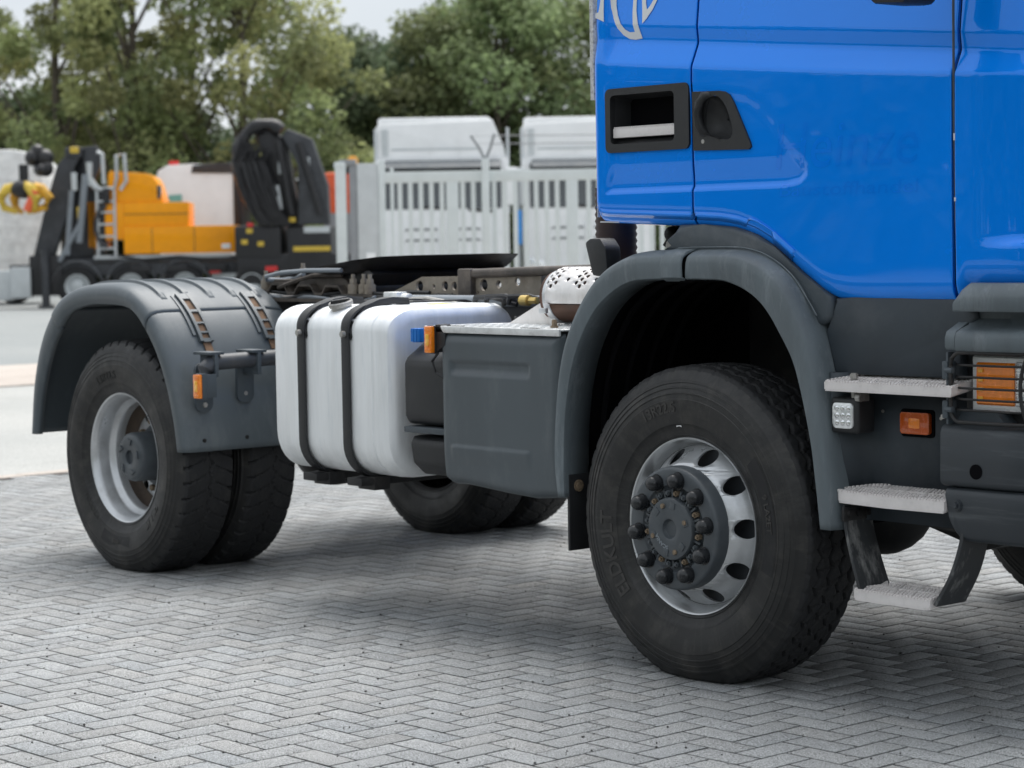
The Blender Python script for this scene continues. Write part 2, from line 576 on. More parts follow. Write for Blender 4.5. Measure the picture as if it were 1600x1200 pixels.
def text_mesh(txt, size, depth=0.0, bend=None, res=3):
    """flat text in the x-z plane (facing -y), centred; returns a mesh."""
    cu = bpy.data.curves.new('txt', 'FONT')
    cu.body = txt
    cu.size = size
    cu.extrude = depth
    cu.resolution_u = res
    if bend:
        cu.offset = size * .022
    cu.align_x = 'CENTER'
    o = bpy.data.objects.new('txt', cu)
    col.objects.link(o)
    dg = bpy.context.evaluated_depsgraph_get()
    me = bpy.data.meshes.new_from_object(o.evaluated_get(dg))
    bpy.data.objects.remove(o)
    bpy.data.curves.remove(cu)
    n = len(me.vertices)
    co = np.empty(n * 3, np.float32)
    me.vertices.foreach_get('co', co)
    co = co.reshape(-1, 3)
    x, y, z = co[:, 0].copy(), co[:, 1].copy(), co[:, 2].copy()
    if bend:
        r, mid = bend      # letters stand on a circle of radius r; mid = angle of the middle, degrees anticlockwise from +x seen from -y
        a = np.radians(mid) - x / r
        rr = r + y
        co[:, 0] = rr * np.cos(a)
        co[:, 2] = rr * np.sin(a)
        co[:, 1] = -z
    else:
        co[:, 0], co[:, 1], co[:, 2] = x, -z, y
    me.vertices.foreach_set('co', co.ravel())
    me.update()
    return me


SIDEWALL = [(.298, .012), (.306, .001), (.318, -.006), (.336, -.010), (.354, -.019), (.372, -.026), (.395, -.0315), (.42, -.0355), (.44, -.036), (.46, -.034), (.48, -.0288), (.50, -.0225), (.516, -.0115)]


def text_obj(name, txt, size, m, parent, depth=0.001, bend=None, loc=(0, 0, 0), slant=0.0, fit=None, side=True, lift=0.0):
    me = text_mesh(txt, size, depth, bend)
    if bend and side:      # raised letters follow the bulge of the tyre's flank
        n = len(me.vertices)
        co = np.empty(n * 3, np.float32)
        me.vertices.foreach_get('co', co)
        co = co.reshape(-1, 3)
        rr = np.hypot(co[:, 0], co[:, 2])
        co[:, 1] += np.interp(rr, [q[0] for q in SIDEWALL], [q[1] for q in SIDEWALL]) - .0012 - lift
        me.vertices.foreach_set('co', co.ravel())
    if slant or fit:
        n = len(me.vertices)
        co = np.empty(n * 3, np.float32)
        me.vertices.foreach_get('co', co)
        co = co.reshape(-1, 3)
        if fit:
            co[:, 0] *= fit / max(1e-6, np.ptp(co[:, 0]))
        co[:, 0] += slant * co[:, 2]
        me.vertices.foreach_set('co', co.ravel())
    me.materials.append(m)
    o = link(name, me, parent)
    o.location = loc
    return o


# ------------------------------------------------------------------ ground
def sheet(name, pts, z, m, parent=None):
    me = bpy.data.meshes.new(name)
    me.from_pydata([(x, y, z) for x, y in pts], [], [list(range(len(pts)))])
    me.materials.append(m)
    return link(name, me, parent)


def ground_material(name, c1, c2, rough, s1=0.6, s2=180, speck=0.25, tint=True, bump=0.4, speckcol=None):
    m = bpy.data.materials.new(name)
    m.use_nodes = True
    t = m.node_tree
    L = t.links.new
    b = t.nodes['Principled BSDF']
    b.inputs['Roughness'].default_value = rough
    b.inputs['Specular IOR Level'].default_value = 0.35
    g = t.nodes.new('ShaderNodeNewGeometry')
    n1 = t.nodes.new('ShaderNodeTexNoise')
    n1.inputs['Scale'].default_value = s1
    n1.inputs['Detail'].default_value = 5
    L(g.outputs['Position'], n1.inputs['Vector'])
    mr = t.nodes.new('ShaderNodeMapRange')
    mr.inputs[1].default_value = 0.32
    mr.inputs[2].default_value = 0.68
    L(n1.outputs['Fac'], mr.inputs[0])
    mx = t.nodes.new('ShaderNodeMixRGB')
    mx.inputs[1].default_value = (*c1, 1)
    mx.inputs[2].default_value = (*c2, 1)
    L(mr.outputs[0], mx.inputs[0])
    n2 = t.nodes.new('ShaderNodeTexNoise')
    n2.inputs['Scale'].default_value = s2
    n2.inputs['Detail'].default_value = 3
    n2.inputs['Roughness'].default_value = 0.8
    L(g.outputs['Position'], n2.inputs['Vector'])
    m2 = t.nodes.new('ShaderNodeMapRange')
    m2.inputs[1].default_value = 0.435
    m2.inputs[2].default_value = 0.565
    m2.inputs[3].default_value = 1 - speck
    m2.inputs[4].default_value = 1 + speck
    L(n2.outputs['Fac'], m2.inputs[0])
    sc = t.nodes.new('ShaderNodeVectorMath')
    sc.operation = 'SCALE'
    L(mx.outputs[0], sc.inputs[0])
    L(m2.outputs[0], sc.inputs['Scale'])
    last = sc.outputs[0]
    if tint:
        at = t.nodes.new('ShaderNodeAttribute')
        at.attribute_name = 'tint'
        mm = t.nodes.new('ShaderNodeMixRGB')
        mm.blend_type = 'MULTIPLY'
        mm.inputs[0].default_value = 1
        L(last, mm.inputs[1])
        L(at.outputs['Color'], mm.inputs[2])
        last = mm.outputs[0]
    # dark oil and tyre marks, seen as broad irregular stains
    n4 = t.nodes.new('ShaderNodeTexNoise')
    n4.inputs['Scale'].default_value = 1.7
    n4.inputs['Detail'].default_value = 7
    n4.inputs['Roughness'].default_value = 0.7
    L(g.outputs['Position'], n4.inputs['Vector'])
    m4 = t.nodes.new('ShaderNodeMapRange')
    m4.inputs[1].default_value = 0.56
    m4.inputs[2].default_value = 0.78
    m4.inputs[3].default_value = 0
    m4.inputs[4].default_value = 0.35
    L(n4.outputs['Fac'], m4.inputs[0])
    mx4 = t.nodes.new('ShaderNodeMixRGB')
    L(m4.outputs[0], mx4.inputs[0])
    L(last, mx4.inputs[1])
    mx4.inputs[2].default_value = (c1[0] * .55, c1[1] * .53, c1[2] * .5, 1)
    L(mx4.outputs[0], b.inputs['Base Color'])
    bp = t.nodes.new('ShaderNodeBump')
    bp.inputs['Strength'].default_value = bump
    bp.inputs['Distance'].default_value = 0.003
    L(n2.outputs['Fac'], bp.inputs['Height'])
    L(bp.outputs[0], b.inputs['Normal'])
    return m


PAVE = ground_material('concrete_paver', (0.250, 0.258, 0.261), (0.286, 0.293, 0.294), 0.85, 0.5, 330, 0.80)
JOINT = ground_material('joint_sand', (0.035, 0.034, 0.032), (0.055, 0.052, 0.048), 0.95, 2, 300, 0.4, tint=False)
CONC = ground_material('pale_concrete', (0.345, 0.35, 0.34), (0.40, 0.40, 0.385), 0.9, 0.35, 60, 0.14, tint=False)
ASPH = ground_material('yard_asphalt', (0.245, 0.262, 0.262), (0.29, 0.30, 0.298), 0.9, 0.2, 40, 0.12, tint=False)
KERB = ground_material('pinkish_kerb', (0.42, 0.37, 0.33), (0.48, 0.43, 0.39), 0.9, 0.8, 60, 0.15, tint=False)

struct(sheet('ground', [(-400, -400), (400, -400), (400, 400), (-400, 400)], -0.012, ASPH))

# the paving ends along a line that runs nearly parallel with y; beyond it a concrete apron, a kerb band and the asphalt yard
EDGE = [(-6.2, -6.0), (-4.32, 1.6), (-4.40, 2.2), (-5.4, 8.0), (-7.5, 20)]
edge_x = lambda y: float(np.interp(y, [-8, 1.6, 20], [-4.05, -4.32, -4.9]))
pave = struct(sheet('pavement', [(-5.0, 20), (-4.35, 1.6), (-4.05, -8), (14, -8), (14, 20)], -0.008, JOINT))
struct(sheet('concrete_apron', [(-13.4, 40), (-13.4, -12), (-4.05, -12), (-4.05, -8), (-4.35, 1.6), (-5.0, 20), (-5.2, 40)], -0.006, CONC))
kb = MB()
kb.box(-17.2, -13.3, -12, 40, -0.05, 0.012, bev=0.008)
struct(kb.build('kerb_strip', KERB))
eb = MB()
for k in range(40):
    y = -8 + k * 0.7
    x = edge_x(y + .35)
    eb.box(x - .16, x - .02, y + .004, y + .696, -0.04, 0.004, bev=0.006, seg=1)
stuff(eb.build('edging_stones', KERB, pave))

# herringbone: 0.21 x 0.105 pavers in zigzag rows, laid square to the truck
W_, L_ = 0.105, 0.210
cells = []
ca, sa = math.cos(R(1.6)), math.sin(R(1.6))
# lattice: the motif of one lying and one standing paver repeats by a=(W,W) and b=(2W,-2W)
for i in range(-190, 330):
    for j in range(-75, 75):
        ox = i * W_ + j * 2 * W_
        oy = i * W_ - j * 2 * W_
        cells.append((ox + W_, oy + W_ / 2, 0))            # lying: 2W x W
        cells.append((ox + 2 * W_ + W_ / 2, oy, 1))         # standing: W x 2W
seen = set()
pv = []
cam2 = np.array([CAM.x, CAM.y])
f2 = np.array([math.cos(YAW), math.sin(YAW)])
r2 = np.array([f2[1], -f2[0]])
for x, y, o in cells:
    x = -x + 8          # the zigzag runs the other way round
    X, Y = x * ca - y * sa - 1.0, x * sa + y * ca - 1.5
    if Y < -7 or X < edge_x(Y) + .05 or X > 12:
        continue
    d = np.array([X, Y]) - cam2
    dep = float(d @ f2)
    lat = float(d @ r2)
    if dep < 5.6 or dep > 24 or abs(lat) > dep * 0.2247 + 1.6:
        continue
    k = (round(X, 3), round(Y, 3), o)
    if k in seen:
        continue
    seen.add(k)
    vis = dep > 6.45 and abs(lat) < dep * 0.2247 + 0.1
    pv.append((0 if vis else 1, dep, X, Y, o))
pv.sort()


def paver_geo(o, g=0.0078, c=0.0018):
    hx, hy = (L_ / 2 - g / 2, W_ / 2 - g / 2)
    if o:
        hx, hy = hy, hx
    v = []
    for z, s in ((-0.007, 0), (-c, 0), (0, c)):
        for sx, sy in ((-1, -1), (1, -1), (1, 1), (-1, 1)):
            v.append((sx * (hx - s), sy * (hy - s), z))
    fc = [(8, 9, 10, 11)]
    for k in range(4):
        q = (k + 1) % 4
        fc += [(k, q, 4 + q, 4 + k), (4 + k, 4 + q, 8 + q, 8 + k)]
    return np.array(v), np.array(fc)


def paver_tint():
    b = nr.normal(1.0, 0.062)
    wv = nr.normal(0, 0.008)
    return (b * (1 + wv), b, b * (1 - wv), 1)


# grime sits in the joints and on the lower half of each chamfer
GRIME = np.array([.30] * 8 + [1.0] * 4)[:, None]


def tints():
    q = np.repeat(np.array([paver_tint()]), 12, 0)
    q[:, :3] *= GRIME
    return q.tolist()


def set_tint(me, cols):
    a = me.color_attributes.new('tint', 'FLOAT_COLOR', 'POINT')
    a.data.foreach_set('color', np.asarray(cols, np.float32).ravel())


GEO = [paver_geo(0), paver_geo(1)]
variants = {0: [], 1: []}
for o in (0, 1):
    for k in range(12):
        ob = np_mesh('paver', GEO[o][0], GEO[o][1], PAVE, smooth=False)
        set_tint(ob.data, tints())
        variants[o].append(ob.data)
        bpy.data.objects.remove(ob)
tilt = lambda: rng.gauss(0, 0.0018)
for (_, dep, X, Y, o) in pv[:300]:
    b = bpy.data.objects.new('paver', rng.choice(variants[o]))
    col.objects.link(b)
    b.parent = pave
    b.location = (X, Y, rng.gauss(-0.001, 0.0003))
    b.rotation_euler = (tilt(), tilt(), R(1.6) + rng.gauss(0, 0.006))
rest = pv[300:]
VV, FF, TT = [], [], []
for k, (_, dep, X, Y, o) in enumerate(rest):
    v, fc = GEO[o]
    a = R(1.6) + rng.gauss(0, 0.006)
    q = v.copy()
    q[:, 0], q[:, 1] = v[:, 0] * math.cos(a) - v[:, 1] * math.sin(a), v[:, 0] * math.sin(a) + v[:, 1] * math.cos(a)
    q[:, 2] += tilt() * v[:, 0] + tilt() * v[:, 1] + rng.gauss(-0.001, 0.0003)
    VV.append(q + np.array([X, Y, 0]))
    FF.append(fc + 12 * k)
    TT += tints()
far_pavers = np_mesh('paving', np.concatenate(VV), np.concatenate(FF), PAVE, pave, smooth=False)
set_tint(far_pavers.data, TT)
stuff(far_pavers)
# grit and tiny stones lying on the pavers
gm = simple('dark_grit', (0.075, 0.072, 0.07), 0.9, var=0.5, vs=3)
GV, GF = [], []
octv = np.array([(1, 0, 0), (-1, 0, 0), (0, 1, 0), (0, -1, 0), (0, 0, 1), (0, 0, -1)], float)
octf = np.array([(0, 2, 4), (2, 1, 4), (1, 3, 4), (3, 0, 4), (2, 0, 5), (1, 2, 5), (3, 1, 5), (0, 3, 5)])
for k in range(1500):
    dep = 6.2 + 9 * rng.random() ** 1.4
    lat = (rng.random() * 2 - 1) * (dep * 0.23)
    p2 = cam2 + f2 * dep + r2 * lat
    if p2[0] < edge_x(p2[1]) + .1:
        continue
    s_ = 0.0018 + 0.0042 * rng.random() ** 3
    a = rng.random() * 6
    q = octv * np.array([s_ * rng.uniform(.7, 1.5), s_ * rng.uniform(.7, 1.3), s_ * .7])
    q = np.stack([q[:, 0] * math.cos(a) - q[:, 1] * math.sin(a), q[:, 0] * math.sin(a) + q[:, 1] * math.cos(a), q[:, 2]], -1)
    GF.append(octf + 6 * len(GV))
    GV.append(q + np.array([p2[0], p2[1], s_ * .4]))
stuff(np_mesh('grit', np.concatenate(GV), np.concatenate(GF), gm, smooth=False), 'dark grit and tiny stones scattered over the pavers')
# ------------------------------------------------------------------ the blue tractor unit
truck = empty('tractor_unit')
tag(truck, 'blue two axle tractor truck without a trailer, standing on the grey herringbone pavers', 'truck')
MIDY = 1.22


def tyre_mesh(kind):
    N = 520
    yc = 0.128
    half = [(.298, .012), (.306, .001), (.316, -.0055), (.3185, -.0035), (.336, -.010), (.354, -.019), (.3555, -.0215), (.372, -.026), (.395, -.0315),
            (.42, -.0355), (.44, -.036), (.4415, -.034), (.458, -.032), (.4595, -.034), (.463, -.0335), (.4645, -.031), (.478, -.027), (.4795, -.0292), (.484, -.028),
            (.4855, -.0252), (.496, -.021), (.4975, -.0232), (.503, -.0212), (.5045, -.0185), (.516, -.0115), (.528, -.0045), (.538, .0015), (.546, .007)]
    ty = np.arange(.012, yc + 1e-6, .0045)
    prof = half + [(.5505 + .006 * (1 - ((yc - y) / .116) ** 2), y) for y in ty]
    prof = prof + [(r, 2 * yc - y) for r, y in reversed(prof[:-1])]
    pr = np.array([p[0] for p in prof])
    py = np.array([p[1] for p in prof])
    th = 2 * PI * np.arange(N) / N
    Rr = np.repeat(pr[None], N, 0)
    Y = np.repeat(py[None], N, 0)
    T = np.repeat(th[:, None], len(pr), 1)
    D = Y - yc
    isT = (Rr > .5365)
    depth = np.zeros_like(Rr)
    if kind == 'front':
        per = 2 * PI / 52
        tri = 2 * np.abs(((T / per) % 1) - .5)            # 0..1
        for k, c in enumerate((-.078, -.027, .027, .078)):
            ph = tri if k % 2 == 0 else 1 - tri
            g = np.abs(D - (c + (ph - .5) * .020))
            depth = np.maximum(depth, .012 * np.clip((.0062 - g) / .002, 0, 1))
        u = ((T / per + .25) % 1) * per * .55
        slot = np.clip((.0046 - np.abs(u - per * .275)) / .003, 0, 1)
        depth = np.maximum(depth, .008 * slot * (np.abs(D) > .107))
        u2 = ((T / per + .75) % 1) * per * .55
        slot2 = np.clip((.0045 - np.abs(u2 - per * .275 - D * .35)) / .003, 0, 1)
        depth = np.maximum(depth, .005 * slot2 * (np.abs(D) < .075))
    else:
        per = 2 * PI / 46
        for side in (-1, 1):
            ad = np.abs(D)
            ph = (T / per + (0.5 if side > 0 else 0) + ad * 7.5 - ad ** 2 * 14) % 1
            u = np.abs(ph - .5) * per * .55
            wdt = .0036 + .0036 * np.clip((ad - .085) / .03, 0, 1)
            sl = np.clip((wdt - u) / .003, 0, 1) * (ad > .022) * (np.sign(D) == side)
            depth = np.maximum(depth, (.008 + .007 * (ad > .1)) * sl)
        tri = 2 * np.abs(((T / (per * 1)) % 1) - .5)
        g = np.abs(D - (tri - .5) * .02)
        depth = np.maximum(depth, .008 * np.clip((.005 - g) / .002, 0, 1))
    depth *= isT
    Rr = Rr - depth
    rough = nr.normal(0, .0006, Rr.shape) * isT
    Rr = Rr + rough
    X = Rr * np.cos(T)
    Z = Rr * np.sin(T)
    # the loaded tyre flattens on the ground and its flank bulges a little there
    b = np.clip((-Z - .36) / .17, 0, 1) ** 2 * np.clip((.012 + np.abs(X) * 0 + (.22 - np.abs(X))) / .22, 0, 1)
    Y = Y + np.sign(D) * .012 * b * (np.abs(D) > .11)
    Z = np.maximum(Z, -.528)
    V = np.stack([X, Y, Z], -1).reshape(-1, 3)
    F = grid_faces(N, len(pr), True)
    isf = (isT[:, :-1] & isT[:, 1:]).reshape(-1)
    return V, F, isf


def tyre_obj(kind, parent, yoff=0.0):
    V, F, isf = tyre_mesh(kind)
    o = np_mesh('tyre', V + np.array([0, yoff, 0]), F[:, ::-1], RUBBER, parent, angle=40)
    o.data.materials.append(TREAD)
    o.data.polygons.foreach_set('material_index', isf.astype(np.int32))
    return o


def flank_badge(r0_, r1_, a0, a1, parent):
    m = MB()
    rg = []
    for k in range(15):
        a = R(a0 + (a1 - a0) * k / 14)
        rg.append([(r * math.cos(a), float(np.interp(r, [q[0] for q in SIDEWALL], [q[1] for q in SIDEWALL])) - .0010, r * math.sin(a)) for r in np.linspace(r0_, r1_, 7)])
    m.loft(rg)
    return m.build('sidewall_badge', TREAD, parent)


# ---- front wheel
fw = empty('front_wheel', (3.781, 0, .53), parent=truck)
tyre_obj('front', fw)
m = MB()
m.lathe([(.291, .03), (.297, .008), (.301, .0), (.306, -.002), (.308, .002), (.306, .008)], 96)
m.lathe([(.291, .03), (.289, .045), (.281, .062), (.279, .10), (.262, .125), (.262, .20), (.28, .24), (.30, .256)], 96)
rim = m.build('rim', STEEL, fw, angle=50)
# disc with ten hand holes: rings of points joined so that each hole is open
m = MB()


def cone_y(r):
    return float(np.interp(r, [.19, .213, .221, .232, .262, .281], [-.034, -.034, -.030, -.010, .034, .062]))


outer = circ(0, 0, .281, 120)
inner = circ(0, 0, .20, 120)
mid_loops = []
holes = []
for k in range(10):
    a = 2 * PI * (k + .06) / 10
    cx, cz = .2475 * math.cos(a), .2475 * math.sin(a)
    hp = []
    for q in range(18):
        b_ = 2 * PI * q / 18
        hp.append((cx + .0265 * math.cos(b_) * math.cos(a) - .034 * math.sin(b_) * math.sin(a), cz + .0265 * math.cos(b_) * math.sin(a) + .034 * math.sin(b_) * math.cos(a)))
    holes.append(hp)
loops = [outer, list(reversed(inner))] + [list(reversed(h)) for h in holes]
flat = [p for l in loops for p in l]
tris = tessellate_polygon([[Vector((p[0], p[1], 0)) for p in l] for l in loops])
t = bmesh.new()
vs = [t.verts.new((p[0], cone_y(math.hypot(*p)), p[1])) for p in flat]
for q in tris:
    try:
        t.faces.new([vs[i] for i in q])
    except ValueError:
        pass
for _ in range(2):
    bmesh.ops.subdivide_edges(t, edges=[e for e in t.edges if e.calc_length() > .02], cuts=1)
bmesh.ops.triangulate(t, faces=t.faces)
for v in t.verts:
    v.co.y = cone_y(math.hypot(v.co.x, v.co.z))
# turned-in lips of the hand holes
be = [e for e in t.edges if len(e.link_faces) == 1 and .205 < math.hypot(*((e.verts[0].co + e.verts[1].co) / 2).xz) < .279]
ext = bmesh.ops.extrude_edge_only(t, edges=be)
for v in [g for g in ext['geom'] if isinstance(g, bmesh.types.BMVert)]:
    v.co.y += .012
m._add(t)
m.build('wheel_disc', STEEL, fw, angle=60)
m = MB()
m.lathe([(.001, .06), (.262, .06), (.278, .055)], 48)
m.build('brake_drum', FRAMEG, fw)
m = MB()
m.lathe([(.213, -.026), (.214, -.060), (.212, -.080), (.208, -.087), (.200, -.090), (.150, -.088), (.146, -.082), (.140, -.076), (.100, -.074)], 96)
hub = m.build('hub_plate', HUBG, fw, angle=50)
cap_mesh = None
for k in range(10):
    a = 2 * PI * (k + .22) / 10
    if cap_mesh is None:
        m = MB()
        m.lathe([(.031, -.066), (.031, -.070), (.0270, -.072), (.0262, -.092), (.0245, -.101), (.019, -.109), (.010, -.114), (.0005, -.115)], 16)
        m.cyl((0, -.0705, 0), .031, .003, 'y', 20)
        o = m.build('nut_cap', NUT, fw)
        cap_mesh = o.data
    else:
        o = link('nut_cap', cap_mesh, fw)
    o.location = (.1685 * math.cos(a), -.018, .1685 * math.sin(a))
bolt_mesh = None
for k in range(20):
    a = 2 * PI * (k + .5) / 20
    if bolt_mesh is None:
        m = MB()
        m.cyl((0, -.066, 0), .0105, .02, 'y', 6, bev=.001)
        m.cyl((0, -.078, 0), .006, .008, 'y', 10, bev=.001)
        o = m.build('hub_bolt', HUBG, fw)
        bolt_mesh = o.data
        bolt_rust = bolt_mesh.copy()
        bolt_rust.materials[0] = RUSTBOLT
    else:
        o = link('hub_bolt', bolt_rust if k % 3 == 1 else bolt_mesh, fw)
    o.location = (.123 * math.cos(a), -.018, .123 * math.sin(a))
m = MB()
m.lathe([(.108, -.050), (.108, -.080), (.105, -.085), (.098, -.087), (.088, -.088), (.060, -.089), (.038, -.089), (.034, -.087), (.032, -.080), (.028, -.074), (.0005, -.073)], 72)
for k in range(6):
    a = 2 * PI * (k + .3) / 6
    m.box(.070, .094, -.0915, -.086, -.012, .012, bev=.003, M=Matrix.Rotation(-a, 4, 'Y'))
for k in range(20):
    a = 2 * PI * k / 20
    m.box(.100, .136, -.072, -.054, -.004, .004, bev=.002, M=Matrix.Rotation(-a, 4, 'Y'))
m.build('hub_cap', HUBG, fw, angle=40).location = (0, -.018, 0)
m = MB()
for k in range(4):
    a = R(20 + 90 * k)
    m.cyl((.082 * math.cos(a), -.091, .082 * math.sin(a)), .0095, .008, 'y', 6, bev=.001)
stuff(m.build('cap_screws', RUSTBOLT, fw)).location = (0, -.018, 0)
text_obj('lettering', 'SCANIA', .019, PIPEG, fw, .0006, bend=(.058, 232), loc=(0, -.1077, 0), side=False)
text_obj('size_lettering', '13R22.5', .050, LETTER, fw, .0012, bend=(.398, 107))
text_obj('maker_lettering', 'ELDKULT', .070, LETTER, fw, .0012, bend=(.374, 199))
m = MB()
ring = lambda r0, r1, a0, a1, n=14: [(r1 * math.cos(R(a0 + (a1 - a0) * k / n)), r1 * math.sin(R(a0 + (a1 - a0) * k / n))) for k in range(n + 1)] + \
    [(r0 * math.cos(R(a1 + (a0 - a1) * k / n)), r0 * math.sin(R(a1 + (a0 - a1) * k / n))) for k in range(n + 1)]
flank_badge(.372, .432, 38, -18, fw)
text_obj('badge_lettering', '9 LA2ET', .036, LETTER, fw, .0008, bend=(.388, 11), lift=.0012)
m = MB()
m.prism([(-.050, .341), (-.036, .345), (-.026, .342), (-.027, .352), (-.034, .356), (-.049, .354)], -.0168, -.012)
m.build('paint_mark', WHITE_PRINT, fw)

# ---- rear wheels (a pair on each side)
rw = empty('rear_wheel', (0, 0, .53), parent=truck)
t1 = tyre_obj('rear', rw)
t2 = link('tyre', t1.data, rw)
t2.location = (0, .348, 0)
m = MB()
m.lathe([(.288, .02), (.297, .006), (.301, .0), (.306, -.002), (.308, .002), (.306, .008), (.298, .012)], 96)
m.lathe([(.297, .006), (.290, .024), (.283, .038), (.282, .080), (.276, .092), (.262, .104), (.256, .112), (.255, .150), (.254, .215)], 96)
m.build('rim', STEEL, rw, angle=50)
m = MB()
m.lathe([(.254, .150), (.250, .170), (.244, .182), (.236, .190), (.215, .196)], 80)
m.build('rusty_rim_edge', RIMRUST, rw, angle=50)
m = MB()
loops = [circ(0, 0, .236, 80), list(reversed(circ(0, 0, .10, 40)))]
for k in range(10):
    a = 2 * PI * (k + .35) / 10
    loops.append(list(reversed(circ(.205 * math.cos(a), .205 * math.sin(a), .024, 14))))
m.prism(loops[0], .198, .208, holes=loops[1:])
m.build('wheel_disc', STEEL, rw)
m = MB()
m.lathe([(.0005, .25), (.25, .25)], 40)
m.build('brake_drum', BLACK, rw)
m = MB()
m.lathe([(.150, .200), (.148, .180), (.122, .170), (.118, .150), (.116, .055), (.112, .040), (.104, .032), (.090, .028), (.040, .026), (.034, .030), (.032, .045), (.0005, .046)], 64)
for k in range(5):
    a = 2 * PI * (k + .15) / 5
    m.prism([(.058, -.012), (.085, -.018), (.085, .018)], .020, .030, M=Matrix.Rotation(-a, 4, 'Y'), bev=.002)
m.build('hub_cap', HUBG, rw, angle=40)
m = MB()
for k in range(10):
    a = 2 * PI * k / 10
    m.cyl((.168 * math.cos(a), .188, .168 * math.sin(a)), .016, .03, 'y', 6, bev=.001)
stuff(m.build('wheel_nuts', RUSTBOLT, rw))
text_obj('size_lettering', '13R22.5', .052, LETTERD, rw, .0012, bend=(.376, 104))
text_obj('name_lettering', 'NEOCON', .036, LETTERD, rw, .0010, bend=(.352, 222))
text_obj('name_lettering', 'PLUS', .066, LETTERD, rw, .0012, bend=(.356, -42))
m = MB()
flank_badge(.372, .428, 282, 246, rw)
text_obj('badge_lettering', '400E', .030, LETTER, rw, .0008, bend=(.388, 264), lift=.0012)
for src, x in ((fw, 3.781), (rw, 0)):
    c = copy_tree(src, truck)
    c.location = (x, 2 * MIDY, .53)
    c.rotation_euler = (0, 0, PI)

# ---- arches and mudguards: a lip lofted between an inner and an outer curve, continued inward as a shell
def arch_shell(O, I, prof, tail, n=60):
    """O, I: outer and inner curves (x, z); prof: (weight, y) across the lip from inside to outside; tail: (inset, y) further in, measured inward from O."""
    Oc, Ic = smooth_curve(O, n), smooth_curve(I, n)
    rings = []
    for k in range(n):
        o_, i_ = Oc[k], Ic[k]
        ring_ = []
        for w_, y in prof:
            p = i_ + (o_ - i_) * w_
            ring_.append((p[0], y, p[1]))
        d = (i_ - o_)
        d = d / max(1e-6, np.linalg.norm(d))
        for ins, y in tail:
            p = o_ + d * ins
            ring_.append((p[0], y, p[1]))
        rings.append(ring_)
    return rings


def thicken(o, t):
    md = o.modifiers.new('thickness', 'SOLIDIFY')
    md.thickness = t
    md.offset = -1
    return o


FO = [(-.86, .60), (-.825, .85), (-.755, 1.05), (-.655, 1.19), (-.52, 1.285), (-.35, 1.333), (-.12, 1.348), (.06, 1.338), (.2, 1.292), (.33, 1.195), (.44, 1.05), (.53, .86), (.58, .70), (.60, .59)]
FI = [(-.775, .60), (-.72, .82), (-.62, 1.02), (-.5, 1.15), (-.4, 1.21), (-.25, 1.24), (-.1, 1.246), (.07, 1.24), (.18, 1.212), (.27, 1.14), (.37, 1.02), (.45, .86), (.495, .71), (.515, .59)]


def rear_guard(parent):
    g = empty('rear_mudguard', parent=parent)
    n = 90
    lip = [(0, .000), (0, -.020), (.05, -.030), (.45, -.034), (.70, -.028), (.86, -.012), (.96, .014), (1.0, .05)]
    rings = arch_shell(FO, FI, lip, [(0, .2), (0, .40), (0, .60), (.012, .70), (.04, .74), (.09, .755)], n)
    # cut into rear flap, crown and front flap by two joints
    jz = 1.205
    def seg_of(k):
        x, z = rings[k][7][0], rings[k][7][2]
        return 0 if (z < 1.215 and x < 0) else (2 if (z < 1.215 and x > 0) else 1)
    for sgi, nm in ((0, 'rear_flap'), (1, 'crown'), (2, 'front_flap')):
        ks = [k for k in range(n) if seg_of(k) == sgi]
        rr = [rings[k] for k in ks]
        if sgi == 0:
            rr = rr + [[(p[0], p[1] + (.004 if p[1] < 0 else 0), p[2] - .002) for p in rings[ks[-1] + 1]]]
        if sgi == 2:
            rr = [[(p[0], p[1] + (.004 if p[1] < 0 else 0), p[2] - .002) for p in rings[ks[0] - 1]]] + rr
        if sgi == 1:      # the crown overlaps the flaps by a few millimetres
            rr = [[(p[0], p[1] - .004 if p[1] < 0 else p[1], p[2] + .005) for p in r_] for r_ in rr]
            e0 = [(p[0] - .012, p[1], p[2] - .012) for p in rr[0]]
            e1 = [(p[0] + .012, p[1], p[2] - .014) for p in rr[-1]]
            rr = [e0] + rr + [e1]
        m = MB()
        m.loft(rr)
        thicken(m.build(nm, GREY_SMOOTH, g, angle=60), .007)
    # five pressed ribs along the crown
    Oc = smooth_curve(FO, 160)
    for yy in (.10, .23, .36, .49, .62):
        m = MB()
        sel = [p for p in Oc if p[1] > 1.262 and p[0] > -.56]
        rg = []
        for k, p in enumerate(sel):
            e = min(1, k / 3, (len(sel) - 1 - k) / 3) * .011 + .001
            rg.append([(p[0], yy - .020, p[1] + .002), (p[0], yy - .013, p[1] + .005 + e), (p[0], yy + .013, p[1] + .005 + e), (p[0], yy + .020, p[1] + .002), (p[0], yy, p[1] - .004)])
        m.loft(rg, closed_ring=True, caps=True)
        m.build('rib', GREY_SMOOTH, g, angle=50)
    return g


guard = rear_guard(truck)
def on_guard(x_target, off=0.0):
    """point (x, z) and outward normal of the mudguard's outer curve on its front half at a given x"""
    Oc = smooth_curve(FO, 400)
    k = int(np.argmin(np.abs(Oc[:, 0] - x_target) + (Oc[:, 1] < .5) * 9))
    d = Oc[min(k + 1, 399)] - Oc[k - 1]
    d /= np.linalg.norm(d)
    nrm = np.array([-d[1], d[0]])
    if nrm[0] < 0 and nrm[1] < 0:
        nrm = -nrm
    return Oc[k] + nrm * off, nrm, d


